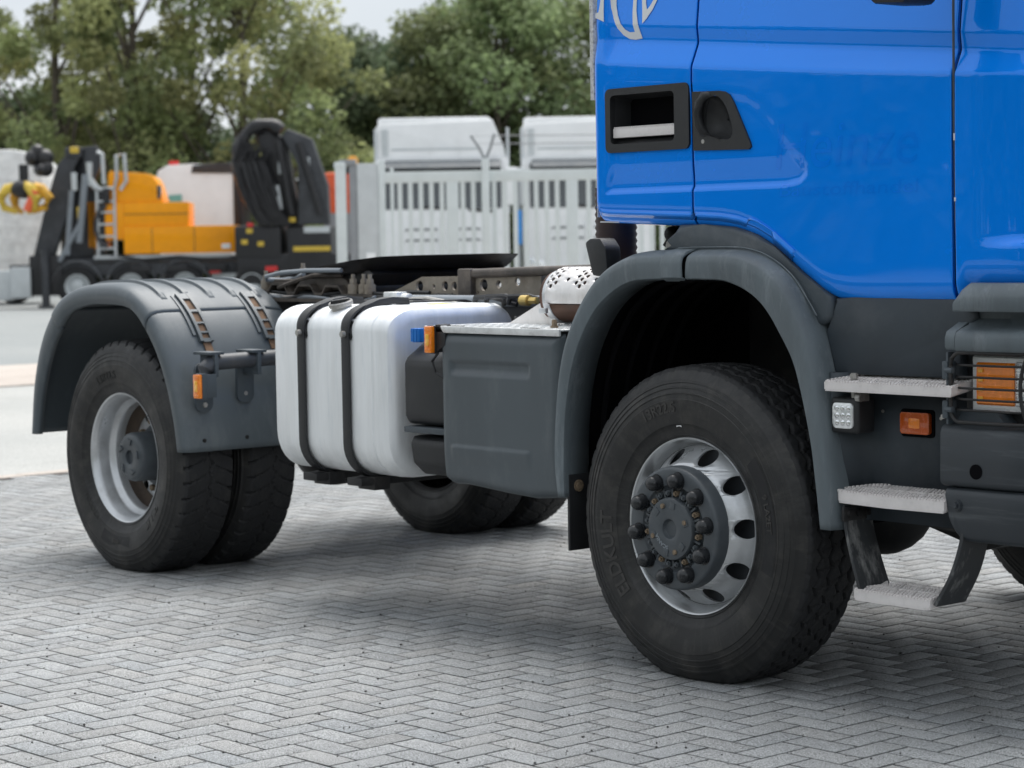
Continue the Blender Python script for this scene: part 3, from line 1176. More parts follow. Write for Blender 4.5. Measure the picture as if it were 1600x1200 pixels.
def strap_on_guard(yc):
    """rusty strap in a moulded channel over the joint, with its ladder buckle"""
    zs = np.linspace(1.275, 1.03, 16)
    Oc = smooth_curve(FO, 500)
    fr = Oc[Oc[:, 0] > .1]
    def at(z):
        k = int(np.argmin(np.abs(fr[:, 1] - z)))
        p = fr[k]
        d = fr[min(k + 2, len(fr) - 1)] - fr[max(k - 2, 0)]
        d /= np.linalg.norm(d)
        return p, np.array([-d[1], d[0]]) * (1 if -d[1] > 0 else -1)
    def band(y0, y1, off0, off1, zz):
        rg = []
        for z in zz:
            p, nn = at(z)
            a = p + nn * off0
            b = p + nn * off1
            rg.append([(a[0], y0, a[1]), (b[0], y0, b[1]), (b[0], y1, b[1]), (a[0], y1, a[1])])
        return rg
    m = MB()
    m.loft(band(yc - .020, yc + .020, .004, .008, zs), closed_ring=True, caps=True)
    m.build('rusty_strap', RUST, guard)
    m = MB()
    z2 = np.linspace(1.285, 1.075, 14)
    for y0, y1 in ((yc - .036, yc - .020), (yc + .020, yc + .036)):
        m.loft(band(y0, y1, .002, .018, z2), closed_ring=True, caps=True)
    for za, zb in ((1.285, 1.262), (1.215, 1.203), (1.160, 1.150), (1.118, 1.110), (1.085, 1.072)):
        m.loft(band(yc - .020, yc + .020, .006, .017, np.linspace(za, zb, 4)), closed_ring=True, caps=True)
    for y0, y1 in ((yc - .058, yc - .042), ):
        m.loft(band(y0, y1, .001, .008, z2[:12]), closed_ring=True, caps=True)
    m.build('strap_channel', GREY_SMOOTH, guard)


for y in (.07, .30, .52):
    m = MB()
    m.cyl((.594, y, .640), .009, .010, 'x', 10, bev=.002)
    m.build('flap_screw', BLACK, guard)
strap_on_guard(.20)
strap_on_guard(.56)
# carrying tube with clamp plates and the side marker lamp
sup = empty('mudguard_stay', parent=truck)
m = MB()
m.tube([(.655, .035, .86), (.655, .035, .93), (.652, .045, .965), (.648, .075, .99), (.645, .12, .995), (.64, .8, 1.01)], .036, 14)
m.build('stay_tube', FRAMEG, sup, angle=60)
for y, z0, z1, x in ((.085, .77, .99, .575), (.315, .80, 1.01, .565)):
    m = MB()
    m.prism(rrect(y - .045, y + .045, z0, z1, .03), x - .012, x + .006, 'x', bev=.004)
    m.box(.555, .69, y - .040, y + .040, 1.030, 1.043, bev=.003)
    m.box(.565, .69, y - .010, y + .010, .93, 1.035, bev=.004)
    m.build('clamp_plate', GREY, sup)
for y, z in ((.085, .80), (.315, .84)):
    m = MB()
    m.cyl((.582 if y < .2 else .566, y, z), .013, .012, 'x', 6, bev=.002)
    m.build('bolt', BOLT, sup)
m = MB()
m.tube([(.66, .10, 1.03), (.685, .085, .99), (.675, .085, .92), (.662, .07, .86), (.66, .04, .84)], .0045, 6)
m.build('lamp_cable', DARKP, sup)
ml = empty('side_marker', parent=truck)
m = MB()
m.box(.648, .705, -.004, .020, .834, .950, bev=.004)
m.box(.655, .700, .018, .075, .840, .945, bev=.003)
m.build('lamp_body', GREY, ml)
m = MB()
m.box(.650, .703, -.020, -.003, .838, .946, bev=.006)
for k in range(5):
    m.box(.655, .698, -.0215, -.019, .850 + k * .02, .856 + k * .02)
m.build('amber_lens', AMBER, ml)
m = MB()
m.box(.664, .689, -.0235, -.018, .868, .918, bev=.002)
m.build('bulb_window', AMBERL, ml)

# ---- far side mudguard
fg = copy_tree(guard, truck)
fg.location = (0, 2 * MIDY, 0)
fg.scale = (1, -1, 1)

# ---- aluminium fuel tank
tk = empty('fuel_tank', parent=truck)
TZ0, TZ1, TY0, TY1 = .565, 1.262, 0.0, .68


def tank_sec(ins, n=7):
    y0, y1, z0, z1 = TY0 + ins, TY1 - ins, TZ0 + ins, TZ1 - ins
    pts = []
    for cy, cz, r, a0 in ((y1 - .10, z1 - .10, .10, 0), (y0 + .125, z1 - .10, .0, PI / 2), (y0 + .15, z0 + .15, .15, PI), (y1 - .15, z0 + .15, .15, 1.5 * PI)):
        if r == 0:    # near upper corner is an easy curve
            ry, rz = .15, .10
            for k in range(n + 1):
                a = a0 + PI / 2 * k / n
                pts.append((y0 + ry + ry * math.cos(a), z1 - rz + rz * math.sin(a)))
            continue
        for k in range(n + 1):
            a = a0 + PI / 2 * k / n
            pts.append((cy + r * math.cos(a), cz + r * math.sin(a)))
    return pts


def tank_shell(x0, x1):
    rg = []
    stations = [(x0 + .004, .05), (x0 + .0, .035), (x0 + .012, .012), (x0 + .035, .0), (x0 + .30, 0), (x1 - .115, 0), (x1 - .110, .004), (x1 - .098, .004), (x1 - .094, -.001), (x1 - .050, .0), (x1 - .018, .010), (x1 - .004, .028), (x1, .05), (x1 - .004, .12)]
    for x, ins in stations:
        rg.append([(x, y, z) for y, z in tank_sec(ins)])
    return rg


m = MB()
m.loft(tank_shell(1.25, 2.075), closed_ring=True, caps=True)
m.build('tank_shell', ALU, tk, angle=28)


def tank_strap(x, ww=.052):
    m = MB()
    sec = tank_sec(-.006, 9)
    sec2 = tank_sec(-.013, 9)
    # leave out the inner side
    idx = [k for k, p in enumerate(sec) if p[0] < TY1 - .02]
    rg = []
    for k in idx:
        a, b = sec[k], sec2[k]
        rg.append([(x - ww / 2, a[0], a[1]), (x - ww / 2, b[0], b[1]), (x - ww / 2 + .008, b[0] * 1.0 - .002, b[1]), (x + ww / 2 - .008, b[0] - .002, b[1]), (x + ww / 2, b[0], b[1]), (x + ww / 2, a[0], a[1])])
    m.loft(rg, closed_ring=True, caps=True)
    s_ = m.build('tank_strap', DARKP, tk, angle=40)
    m = MB()
    m.loft([[(x - .036, y, z + .002), (x - .031, y - .005, z + .030), (x + .031, y - .005, z + .030), (x + .036, y, z + .002)] for y, z in
            [(.30, 1.262), (.22, 1.266), (.15, 1.258), (.09, 1.238), (.045, 1.205), (.012, 1.165), (-.006, 1.125)]], closed_ring=False)
    thicken(m.build('strap_cover', DARKP, s_, angle=50), .012)
    m = MB()
    m.cyl((x, -.020, 1.150), .014, .022, 'y', 14, bev=.002)
    m.build('strap_bolt', BOLT, s_)
    return s_


tank_strap(1.485)
tank_strap(1.80)
m = MB()
for x in (1.485, 1.80):
    m.box(x - .05, x + .05, .02, .80, .525, .557, bev=.004)
    m.box(x - .055, x + .06, .08, .16, .505, .56, bev=.004)
m.box(1.25, 2.25, .55, .60, .53, .556)
m.build('tank_bracket', BLACK, tk)
cp = empty('filler_cap', (1.64, .095, 1.238), parent=tk)
cp.rotation_euler = (R(14), 0, 0)
cp.scale = (.86, .86, 1.15)
m = MB()
m.lathe([(.050, -.015), (.050, .018), (.058, .020), (.060, .026), (.060, .034), (.056, .038), (.052, .036), (.050, .020)], 40, axis='z')
m.cyl((0, 0, .022), .051, .006, 'z', 40)
m.build('cap_ring', BOLT, cp)
m = MB()
m.box(-.048, .048, -.012, .012, .026, .046, bev=.006, M=Matrix.Rotation(R(35), 4, 'Z'))
m.build('cap_handle', DARKP, cp)
m = MB()
m.prism(rrect(1.905, 1.995, .33, .42, .01), 1.2625, 1.264, 'z')
m.build('warning_sticker', YELLOW, tk)

# ---- urea tank and amber marker between fuel tank and battery box
ut = empty('urea_tank', parent=truck)
m = MB()
m.prism([(.030, .83), (.050, .797), (.52, .797), (.52, 1.13), (.14, 1.13), (.045, 1.065), (.030, 1.04)], 2.135, 2.44, 'x', bev=.018, bev_sides=True)
m.prism([(.055, .64), (.11, .590), (.52, .585), (.52, .752), (.06, .752), (.040, .72)], 2.150, 2.44, 'x', bev=.018, bev_sides=True)
m.build('tank_body', DARKP, ut, angle=40)
m = MB()
m.box(2.14, 2.44, .022, .50, .766, .790, bev=.003)
m.build('tank_band', GREY, ut)
m = MB()
m.cyl((2.165, .085, 1.150), .027, .055, 'z', 24, bev=.004, M=None)
for k in range(12):
    a = 2 * PI * k / 12
    m.box(2.165 + .027 * math.cos(a) - .003, 2.165 + .027 * math.cos(a) + .003, .085 + .027 * math.sin(a) - .003, .085 + .027 * math.sin(a) + .003, 1.125, 1.177)
m.build('blue_cap', BCAP, ut)
mk = empty('side_marker', parent=truck)
m = MB()
m.box(2.325, 2.375, .002, .02, 1.085, 1.195, bev=.004)
m.prism([(2.372, 1.09), (2.372, 1.20), (2.40, 1.20), (2.43, 1.16), (2.43, 1.12)], .008, .06, bev=.003)
m.build('lamp_body', DARKP, mk)
m = MB()
m.box(2.328, 2.373, -.016, .004, 1.088, 1.193, bev=.006)
for k in range(5):
    m.box(2.333, 2.368, -.0175, -.014, 1.10 + k * .019, 1.106 + k * .019)
m.build('amber_lens', AMBER, mk)
m = MB()
m.box(2.340, 2.361, -.0195, -.014, 1.118, 1.163, bev=.002)
m.build('bulb_window', AMBERL, mk)
m = MB()
m.tube([(2.385, .01, 1.09), (2.36, -.002, 1.055), (2.375, .004, 1.01), (2.41, .02, .99)], .006, 6)
m.build('lamp_cable', DARKP, mk)

# ---- grey battery cover with pressed lines, and the checker plate on top of it
bc = empty('battery_box', parent=truck)
nx_, nz_ = 90, 84
xs = np.linspace(2.385, 3.09, nx_)
V = []
def bc_bottom(x):
    return float(np.interp(x, [2.385, 2.43, 2.50, 2.75, 2.90, 3.09], [.600, .576, .578, .560, .553, .570]))
tt = np.linspace(0, 1, nz_)
for x in xs:
    zb_ = bc_bottom(x)
    for t_ in tt:
        z = zb_ + (1.176 - zb_) * t_
        d = min(x - 2.385, 3.09 - x, (1.176 - z) * .75, (z - zb_))
        rr_ = .040
        y = .010 + (rr_ - math.sqrt(max(0, rr_ * rr_ - (rr_ - min(d, rr_)) ** 2)))
        # upper recess band and lower step
        if 2.45 < x < 2.93:
            e = min(1, (x - 2.45) / .02, (2.93 - x) / .02)
            y += e * .012 * (min(1, max(0, (1.062 - z) / .008)) * min(1, max(0, (z - 1.005) / .022)))
            y -= e * .006 * (min(1, max(0, (.735 - z) / .006)) * min(1, max(0, (z - .66) / .06)))
        y += .018 * max(0, (.75 - z) / .2) ** 2
        V.append((x, y, z))
sk = np_mesh('box_cover', V, grid_faces(nx_, nz_), GREY_SMOOTH, bc, angle=180)
m = MB()
m.box(2.40, 3.08, .055, .62, .60, 1.165, bev=.03)
m.build('box_body', DARKP, bc)
m = MB()
m.prism([(2.30, .012), (3.10, .012), (3.10, .43), (2.42, .43), (2.30, .30)], 1.186, 1.192, 'z', bev=.002)
m.prism([(2.30, .008), (3.10, .008), (3.10, .016), (2.30, .016)], 1.168, 1.194, 'z', bev=.003)
wp = m.build('checker_plate', CHECK, bc)
m = MB()
for i in range(30):
    for j in range(15):
        x = 2.335 + i * .0255
        y = .030 + j * .0255
        if y > .43 or (x < 2.43 and y > .28):
            continue
        a = PI / 4 if (i + j) % 2 else -PI / 4
        m.box(-.011, .011, -.0022, .0022, 0, .0025, M=Matrix.Translation((x, y, 1.192)) @ Matrix.Rotation(a, 4, 'Z'))
stuff(m.build('plate_studs', CHECK, bc, smooth=False))
for x in (2.42, 2.86):
    m = MB()
    m.prism(rrect(x, x + .10, .022, .042, .008), 1.1925, 1.1955, 'z')
    m.build('plate_slot', GAP, bc)
m = MB()
m.cyl((2.97, .10, 1.21), .010, .03, 'z', 8, bev=.002)
m.cyl((2.97, .10, 1.198), .016, .008, 'z', 6, bev=.001)
m.build('plate_bolt', RUSTBOLT, bc)

# ---- silencer with perforated heat shield
sl = empty('silencer', parent=truck)
SC = (0, .36, 1.302)
m = MB()
m.lathe([(.001, 2.69), (.088, 2.69), (.098, 2.70), (.100, 2.72), (.100, 3.22)], 40, (0, SC[1], SC[2]), 'x')
m.build('silencer_drum', SILENCER, sl)
m = MB()
m.lathe([(.101, 2.720), (.104, 2.722), (.104, 2.755), (.101, 2.757)], 40, (0, SC[1], SC[2]), 'x')
m.box(2.72, 2.76, .24, .255, 1.24, 1.26, bev=.003)
m.build('clamp_band', STEEL, sl)
# shield: upper part of a wider cylinder, with round openings cut in clusters
t = bmesh.new()
hr = []
for cx_ in (2.775, 2.862, 2.94, 3.02):
    for i in range(-1, 2):
        for j in range(8):
            a_ = 22 + j * 15 + (7.5 if i % 2 else 0)
            if cx_ in (2.862, 3.02) and not (i == 0 and j % 2):
                continue
            hr.append((cx_ + i * .024, a_, .0092))
RS = .114
outl = [(2.735, R(-12) * RS), (3.2, R(-12) * RS), (3.2, R(192) * RS), (2.735, R(192) * RS)]
def dens(poly, st):
    o_ = []
    for k in range(len(poly)):
        a, b = np.array(poly[k]), np.array(poly[(k + 1) % len(poly)])
        n_ = max(1, int(np.linalg.norm(b - a) / st))
        o_ += [tuple(a + (b - a) * i / n_) for i in range(n_)]
    return o_
loops = [dens(outl, .02)] + [list(reversed(circ(x, R(a) * RS, r, 10))) for x, a, r in hr]
flat = [p for l in loops for p in l]
tris = tessellate_polygon([[Vector((p[0], p[1], 0)) for p in l] for l in loops])
vs = [t.verts.new((p[0], p[1], 0)) for p in flat]
for q in tris:
    try:
        t.faces.new([vs[i] for i in q])
    except ValueError:
        pass
for _ in range(3):
    bmesh.ops.subdivide_edges(t, edges=[e for e in t.edges if e.calc_length() > .03], cuts=1)
bmesh.ops.triangulate(t, faces=t.faces)
for v in t.verts:
    a = v.co.y / RS
    rr_ = RS if v.co.x > 2.750 else RS - (2.750 - v.co.x) * .7
    v.co = Vector((v.co.x, SC[1] - rr_ * math.cos(a), SC[2] + rr_ * math.sin(a)))
m = MB()
m._add(t)
thicken(m.build('heat_shield', SHIELD, sl, angle=60), .003)
m = MB()
m.prism([(2.47, 1.195), (2.75, 1.195), (2.735, 1.285), (2.71, 1.295), (2.68, 1.285)], .30, .305, bev=.001)
m.build('shield_bracket', SHIELD, sl)

# ---- chassis, axles, air lines
ch = empty('chassis_frame', parent=truck)
for y0, y1 in ((.825, .905), (1.535, 1.615)):
    m = MB()
    s_ = 1 if y0 < 1 else -1
    yo, yi = (y0, y1) if s_ > 0 else (y1, y0)
    m.prism([(yo, 1.0), (yi, 1.0), (yi, 1.012), (yo + .012 * s_, 1.012), (yo + .012 * s_, 1.233), (yi, 1.233), (yi, 1.245), (yo, 1.245)], -1.35, 3.5, 'x')
    m.build('frame_rail', FRAMEG, ch, smooth=False)
m = MB()
for k in range(34):
    m.sphere((-.9 + k * .10, .822, 1.19), .009, seg=6)
    m.sphere((-.9 + k * .10, .822, 1.06), .009, seg=6)
stuff(m.build('rivets', BOLT, ch))
for x in (-1.25, -.55, .8, 1.9, 2.8):
    m = MB()
    m.box(x - .05, x + .05, .905, 1.535, 1.02, 1.22, bev=.01)
    m.build('cross_member', FRAMEG, ch)
m = MB()
m.tube([(0, .25, .53), (0, 2.19, .53)], .095, 16)
m.sphere((0, 1.22, .53), .23, (1, 1, 1), 18)
m.build('rear_axle', BLACK, ch)
m = MB()
m.tube([(3.781, .25, .53), (3.781, 2.19, .53)], .085, 16)
m.sphere((3.781, 1.0, .53), .2, (1, 1, 1), 18)
m.build('front_axle', BLACK, ch)
for x in (0, 3.781):
    for y in (.86, 1.58):
        m = MB()
        pts = [(x + q * .8, y, .64 + .16 * q * q) for q in np.linspace(-1, 1, 13)]
        m.loft([[(p[0], y - .04, p[2] - .03), (p[0], y + .04, p[2] - .03), (p[0], y + .04, p[2] + .03), (p[0], y - .04, p[2] + .03)] for p in pts], closed_ring=True, caps=True)
        m.build('leaf_spring', BLACK, ch)
m = MB()
m.box(3.35, 4.95, .72, 1.72, .62, 1.45, bev=.06)
m.box(2.2, 3.4, 1.0, 1.45, .60, .98, bev=.05)
m.tube([(.2, 1.22, .56), (2.3, 1.22, .75)], .06, 12)
m.build('engine_and_gearbox', BLACK, ch)
m = MB()
m.box(1.35, 2.9, 1.78, 2.40, .56, 1.18, bev=.08)
m.build('far_side_tank', DARKP, ch)
m = MB()
m.tube([(1.15, .70, 1.262), (2.40, .70, 1.268)], .024, 12)
m.build('air_pipe', PIPEG, ch)
m = MB()
m.box(1.20, 1.30, .64, .70, 1.235, 1.30, bev=.005)
m.cyl((1.345, .66, 1.275), .020, .05, 'x', 12, bev=.004)
m.build('pale_valve', CHECK, ch)
m = MB()
m.tube([(1.30, .66, 1.265), (1.5, .655, 1.272), (1.7, .66, 1.25)], .011, 8)
m.build('clear_hose', BOLT, ch)
m = MB()
for k, (x, y, z) in enumerate(((1.95, .62, 1.255), (2.05, .60, 1.26), (2.13, .63, 1.255), (2.22, .58, 1.262))):
    m.tube([(x - .14, y + .05, z), (x - .05, y - .02, z + .028), (x + .04, y, z + .03), (x + .15, y + .04, z)], .012, 7)
m.build('black_air_lines', DARKP, ch)
m = MB()
m.cyl((2.27, .56, 1.275), .022, .05, 'x', 12, bev=.003)
m.cyl((2.32, .56, 1.275), .015, .05, 'x', 6, bev=.003)
m.build('brass_fitting', simple('brass', (0.60, 0.44, 0.15), 0.35, metal=0.7), ch)
m = MB()
m.prism([(1.62, 1.27), (1.80, 1.335), (2.55, 1.345), (2.55, 1.27)], .95, 1.00, bev=.005)
m.box(1.7, 2.6, 1.0, 1.4, 1.30, 1.335, bev=.01)
m.tube([(1.88, .90, 1.335), (2.0, .88, 1.352), (2.15, .88, 1.35), (2.45, .92, 1.35)], .026, 10)
m.tube([(1.80, .86, 1.315), (2.3, .84, 1.315)], .018, 10)
m.cyl((1.78, .90, 1.335), .022, .05, 'z', 8, bev=.003)
m.box(2.02, 2.14, .84, .94, 1.36, 1.395, bev=.006)
m.build('grey_tube_carrier', PIPEG, ch)
# tan side bracket with lightening holes, stub and pipe
m = MB()
m.prism([(.955, 1.252), (.965, 1.262), (1.285, 1.364), (2.10, 1.374), (2.10, 1.262)], .795, .807,
        holes=[list(reversed(circ(x, z, r, 14))) for x, z, r in ((1.267, 1.322, .026), (1.37, 1.322, .011), (1.45, 1.325, .022), (1.515, 1.325, .019), (1.365 + .04, 1.285, .008), (1.50, 1.286, .008), (1.72, 1.33, .026), (1.82, 1.333, .018), (1.68, 1.295, .008), (1.945, 1.345, .018))])
m.box(.96, 2.10, .795, .85, 1.245, 1.253)
m.build('perforated_bracket', TAN, ch, smooth=False)
m = MB()
m.box(1.575, 1.665, .765, .82, 1.262, 1.40, bev=.006)
m.tube([(1.62, .79, 1.378), (2.0, .79, 1.388), (2.55, .80, 1.40)], .021, 12)
m.build('brown_stub_pipe', BROWNG, ch)
# corrugated mounting plate under the coupling
m = MB()
wave = [(.02, 1.300), (.10, 1.300), (.145, 1.300), (.175, 1.335), (.275, 1.335), (.305, 1.292), (.36, 1.290), (.395, 1.330), (.495, 1.330), (.53, 1.290), (.585, 1.288), (.62, 1.328), (.72, 1.326), (.755, 1.286), (.98, 1.282)]
lo = [(x, z - .012) for x, z in reversed(wave)]
m.prism(wave + lo, .74, 1.70)
m.box(-.1, 1.05, .72, 1.72, 1.246, 1.262)
m.build('corrugated_plate', BROWNG, ch, smooth=False)
for x, y, z in ((.07, .78, 1.30), (.13, .80, 1.30), (.80, .77, 1.285), (.87, .78, 1.285), (.93, .77, 1.284), (.60, .84, 1.33), (.30, .84, 1.335)):
    m = MB()
    m.cyl((x, y, z + .022), .026, .05, 'z', 12, bev=.004)
    m.cyl((x, y, z + .058), .018, .026, 'z', 6, bev=.003)
    m.cyl((x, y, z + .080), .010, .024, 'z', 8)
    m.build('mounting_bolt', TAN, ch)

for k in range(6):
    m = MB()
    y_ = .74 + .015 * k
    zz = 1.252 + .012 * (k % 3)
    pts = [(x_, y_ + rng.uniform(-.02, .02), zz + rng.uniform(-.006, .02)) for x_ in np.linspace(-.1 + .12 * k, 1.0 + .18 * k, 9)]
    m.tube([tuple(p) for p in smooth_curve(pts, 30)], .009 + .002 * (k % 2), 6)
    m.build('air_line', DARKP if k % 3 else PIPEG, ch)
m = MB()
helix = [(2.25 + .0035 * q, .98 + .045 * math.cos(q * .55), 1.335 + .045 * math.sin(q * .55)) for q in range(130)]
m.tube(helix, .008, 6)
m.build('coiled_air_line', DARKP, ch)

# ---- fifth wheel coupling
fwc = empty('fifth_wheel', parent=truck)
fz = lambda x: 1.374 + (x - .23) * .112
pl = [(.14, .86), (.20, .80), (.36, .77), (.58, .745), (.86, .75), (.97, .80), (1.00, .98), (1.00, 1.22), (1.00, 1.46), (.97, 1.64), (.86, 1.69), (.58, 1.695), (.36, 1.67), (.20, 1.64), (.14, 1.58), (.18, 1.42), (.46, 1.28), (.56, 1.27), (.60, 1.22), (.56, 1.17), (.46, 1.16), (.18, 1.02)]
t = bmesh.new()
a_ = [t.verts.new((x, y, fz(x) - (.018 if x < .21 else 0))) for x, y in pl]
b_ = [t.verts.new(((x if x < .8 else x - .075), MIDY + (y - MIDY) * .955, fz(x) - (.045 if x < .8 else .062) - (.018 if x < .21 else 0))) for x, y in pl]
t.faces.new(a_)
t.faces.new(list(reversed(b_)))
for k in range(len(pl)):
    j = (k + 1) % len(pl)
    t.faces.new((a_[k], b_[k], b_[j], a_[j]))
bmesh.ops.recalc_face_normals(t, faces=t.faces)
bmesh.ops.bevel(t, geom=[e for e in t.edges if abs(e.verts[0].co.z - e.verts[1].co.z) < .03 and e.verts[0].co.z > fz(e.verts[0].co.x) - .04], offset=.006, segments=2, affect='EDGES')
m = MB()
m._add(t)
m.build('coupling_plate', GREASE, fwc, angle=40)
m = MB()
m.prism([(.44, 1.30), (.50, 1.36), (.88, 1.395), (.92, 1.375), (.88, 1.34), (.84, 1.30)], .80, 1.62, bev=.012)
m.box(.42, .86, .82, 1.60, 1.29, 1.34, bev=.01)
m.build('pedestal', GREASE, fwc)
m = MB()
m.prism([(.30, 1.30), (.36, 1.345), (.45, 1.365), (.58, 1.375), (.72, 1.355), (.78, 1.30)], .78, .90, bev=.01)
m.build('pivot_block', BROWNG, fwc)
m = MB()
m.prism([(.30, 1.30), (.36, 1.345), (.45, 1.365), (.58, 1.375), (.72, 1.355), (.78, 1.30)], 1.54, 1.66, bev=.01)
m.build('pivot_block', BROWNG, fwc)
m = MB()
m.tube([(.75, .74, 1.395), (.52, .70, 1.394), (.33, .69, 1.384), (.19, .70, 1.366), (.13, .74, 1.350), (.19, .79, 1.346), (.30, .80, 1.358), (.42, .76, 1.376)], .011, 8)
m.build('release_handle', PIPEG, fwc)
m = MB()
m.tube([(.70, .78, 1.372), (.52, .75, 1.372), (.38, .74, 1.345), (.22, .75, 1.312)], .011, 8)
m.box(.56, .74, .73, .80, 1.388, 1.40, bev=.004)
m.build('lever_rod', BROWNG, fwc)
for y in (.79, 1.65):
    m = MB()
    m.box(.10, .3, y - .03, y + .03, 1.325, 1.352, bev=.008)
    m.build('ramp_wedge', BROWNG, fwc)
# ------------------------------------------------------------------ cab
YB = .040
CORNER_X, CORNER_R = 5.10, .20
ZTOP = 2.46


def sst(a, b, v):
    t_ = np.clip((v - a) / (b - a), 0, 1)
    return t_ * t_ * (3 - 2 * t_)


_zx = np.linspace(3.2, 5.8, 521)
_zb = np.interp(_zx, [3.2, 3.262, 3.285, 3.33, 3.80, 3.90, 3.98, 4.06, 4.14, 4.26, 4.345, 4.40, 4.47, 4.56, 4.90, 4.93, 5.8],
                [1.63, 1.600, 1.583, 1.576, 1.556, 1.550, 1.538, 1.513, 1.472, 1.388, 1.334, 1.315, 1.306, 1.304, 1.306, 1.36, 1.36])
_k = np.hanning(9)
_zb = np.convolve(np.pad(_zb, 4, 'edge'), _k / _k.sum(), 'valid')
zbot = lambda x: np.interp(x, _zx, _zb)
EMB = np.array([(3.33, 1.682), (4.20, 1.684), (4.262, 1.695), (4.296, 1.722), (4.300, 1.752), (4.275, 1.795), (4.17, 1.915), (4.10, 1.975), (4.03, 2.010), (3.93, 2.030), (3.36, 2.078), (3.33, 2.06)])
HOLE = (3.358, 3.690, 1.852, 2.032)
CUPH = np.array([(3.858, 1.980), (3.900, 1.982), (3.930, 1.945), (3.950, 1.895), (3.950, 1.868), (3.900, 1.866), (3.855, 1.880), (3.846, 1.94)])


def poly_sdf(X, Z, P):
    """signed distance to a polygon, negative inside (arrays)"""
    d = np.full(X.shape, 1e9)
    s = np.ones(X.shape)
    n = len(P)
    for i in range(n):
        a, b = P[i], P[i - 1]
        ex, ez = b - a
        wx, wz = X - a[0], Z - a[1]
        t_ = np.clip((wx * ex + wz * ez) / (ex * ex + ez * ez), 0, 1)
        d = np.minimum(d, (wx - ex * t_) ** 2 + (wz - ez * t_) ** 2)
        c1, c2, c3 = Z >= a[1], Z < b[1], ex * wz > ez * wx
        flip = (c1 & c2 & c3) | (~c1 & ~c2 & ~c3)
        s = np.where(flip, -s, s)
    return s * np.sqrt(d)


def side_pos(s):
    """plan of the flank and its rounded front corner: position and outward normal at distance s along it"""
    s = np.asarray(s, float)
    a = np.clip((s - CORNER_X) / CORNER_R, 0, PI / 2)
    ex = np.maximum(0, s - CORNER_X - CORNER_R * PI / 2)
    x = np.where(s <= CORNER_X, s, CORNER_X + CORNER_R * np.sin(a))
    y = np.where(s <= CORNER_X, YB, YB + CORNER_R * (1 - np.cos(a))) + ex
    return x, y, np.sin(a), -np.cos(a)


PROF = ([1.2, 1.70, 2.148, 2.154, 2.160, 2.230, 2.236, 2.242, 2.284, 2.290, 2.296, 2.50, 2.75], [.004, 0, 0, .0008, .003, .0335, .0348, .0348, .0296, .0290, .0296, .052, .095])


def flank_off(S, Z):
    zeq = Z + .095 * sst(1.66, 2.08, Z) * (np.minimum(S, 5.3) - 3.26)
    o_ = np.interp(zeq, *PROF) * (.35 + .65 * sst(3.318, 3.352, S))
    wd = .018 + .05 * sst(1.70, 1.80, Z)
    return o_ + (.0095 - .0055 * sst(1.70, 1.80, Z)) * (1 - sst(-wd, .004, poly_sdf(S, Z, EMB))) + .0006 * np.sin(S * 5.1 + Z * 3.2) + .0004 * np.sin(Z * 11 + S * 2.2)


def flank(s0, s1, name, parent, ds=.008, edge=True):
    ss = list(np.arange(s0, s1, ds))
    if edge:
        ss += [s0 + .0015, s0 + .003, s0 + .0055, s1 - .0055, s1 - .003, s1 - .0015]
    ss = np.array(sorted(set(np.round(ss + [s1], 5))))
    z0 = np.concatenate([1.306 + np.array([0, .002, .005, .009, .014, .02, .027, .035, .045]), np.arange(1.36, ZTOP, .0075), [ZTOP]])
    S, Z0 = np.meshgrid(ss, z0, indexing='ij')
    zb = zbot(S)
    Z = np.where(Z0 < 1.92, zb + (Z0 - 1.306) / (1.92 - 1.306) * (1.92 - zb), Z0)
    # rows near the lower edge follow it at a constant distance
    Z = np.where(Z0 < 1.352, zb + (Z0 - 1.306), Z)
    X, Y, NX, NY = side_pos(S)
    off = flank_off(S, Z)
    d = (Z - zb) * .82
    rb = .060
    dd = np.clip(d, 0, rb)
    off = off + (rb - np.sqrt(np.maximum(0, rb * rb - (rb - dd) ** 2))) * .75
    dr = np.clip(S - 3.262, 0, .03)
    off = off + (.03 - np.sqrt(np.maximum(0, .03 ** 2 - (.03 - dr) ** 2)))
    if edge:
        for e_, sg in ((s0, 1), (s1, -1)):
            q = np.clip((S - e_) * sg, 0, .005)
            off = off + (.005 - np.sqrt(np.maximum(0, .005 ** 2 - (.005 - q) ** 2))) * (e_ > 3.3)
    # upward facing crease low on the front corner
    fc_ = sst(4.96, 5.14, S)
    off = off + fc_ * (.030 * sst(1.475, 1.515, Z - .02 * (S - 5.1)) - .006)
    Xo, Yo = X - NX * off, Y - NY * off
    V = np.stack([Xo, Yo, Z], -1).reshape(-1, 3)
    F = grid_faces(len(ss), len(z0))
    cx = (S[:-1, :-1] + S[1:, 1:]).reshape(-1) / 2
    cz = (Z[:-1, :-1] + Z[1:, 1:]).reshape(-1) / 2
    keep = (poly_sdf(cx, cz, CUPH) > .020) & ~((cx > HOLE[0]) & (cx < HOLE[1]) & (cz > HOLE[2]) & (cz < HOLE[3]))
    o = np_mesh(name, V, F[keep], BLUE, parent, angle=180)
    md = o.modifiers.new('thickness', 'SOLIDIFY')
    md.thickness = .022
    md.offset = -1
    return o


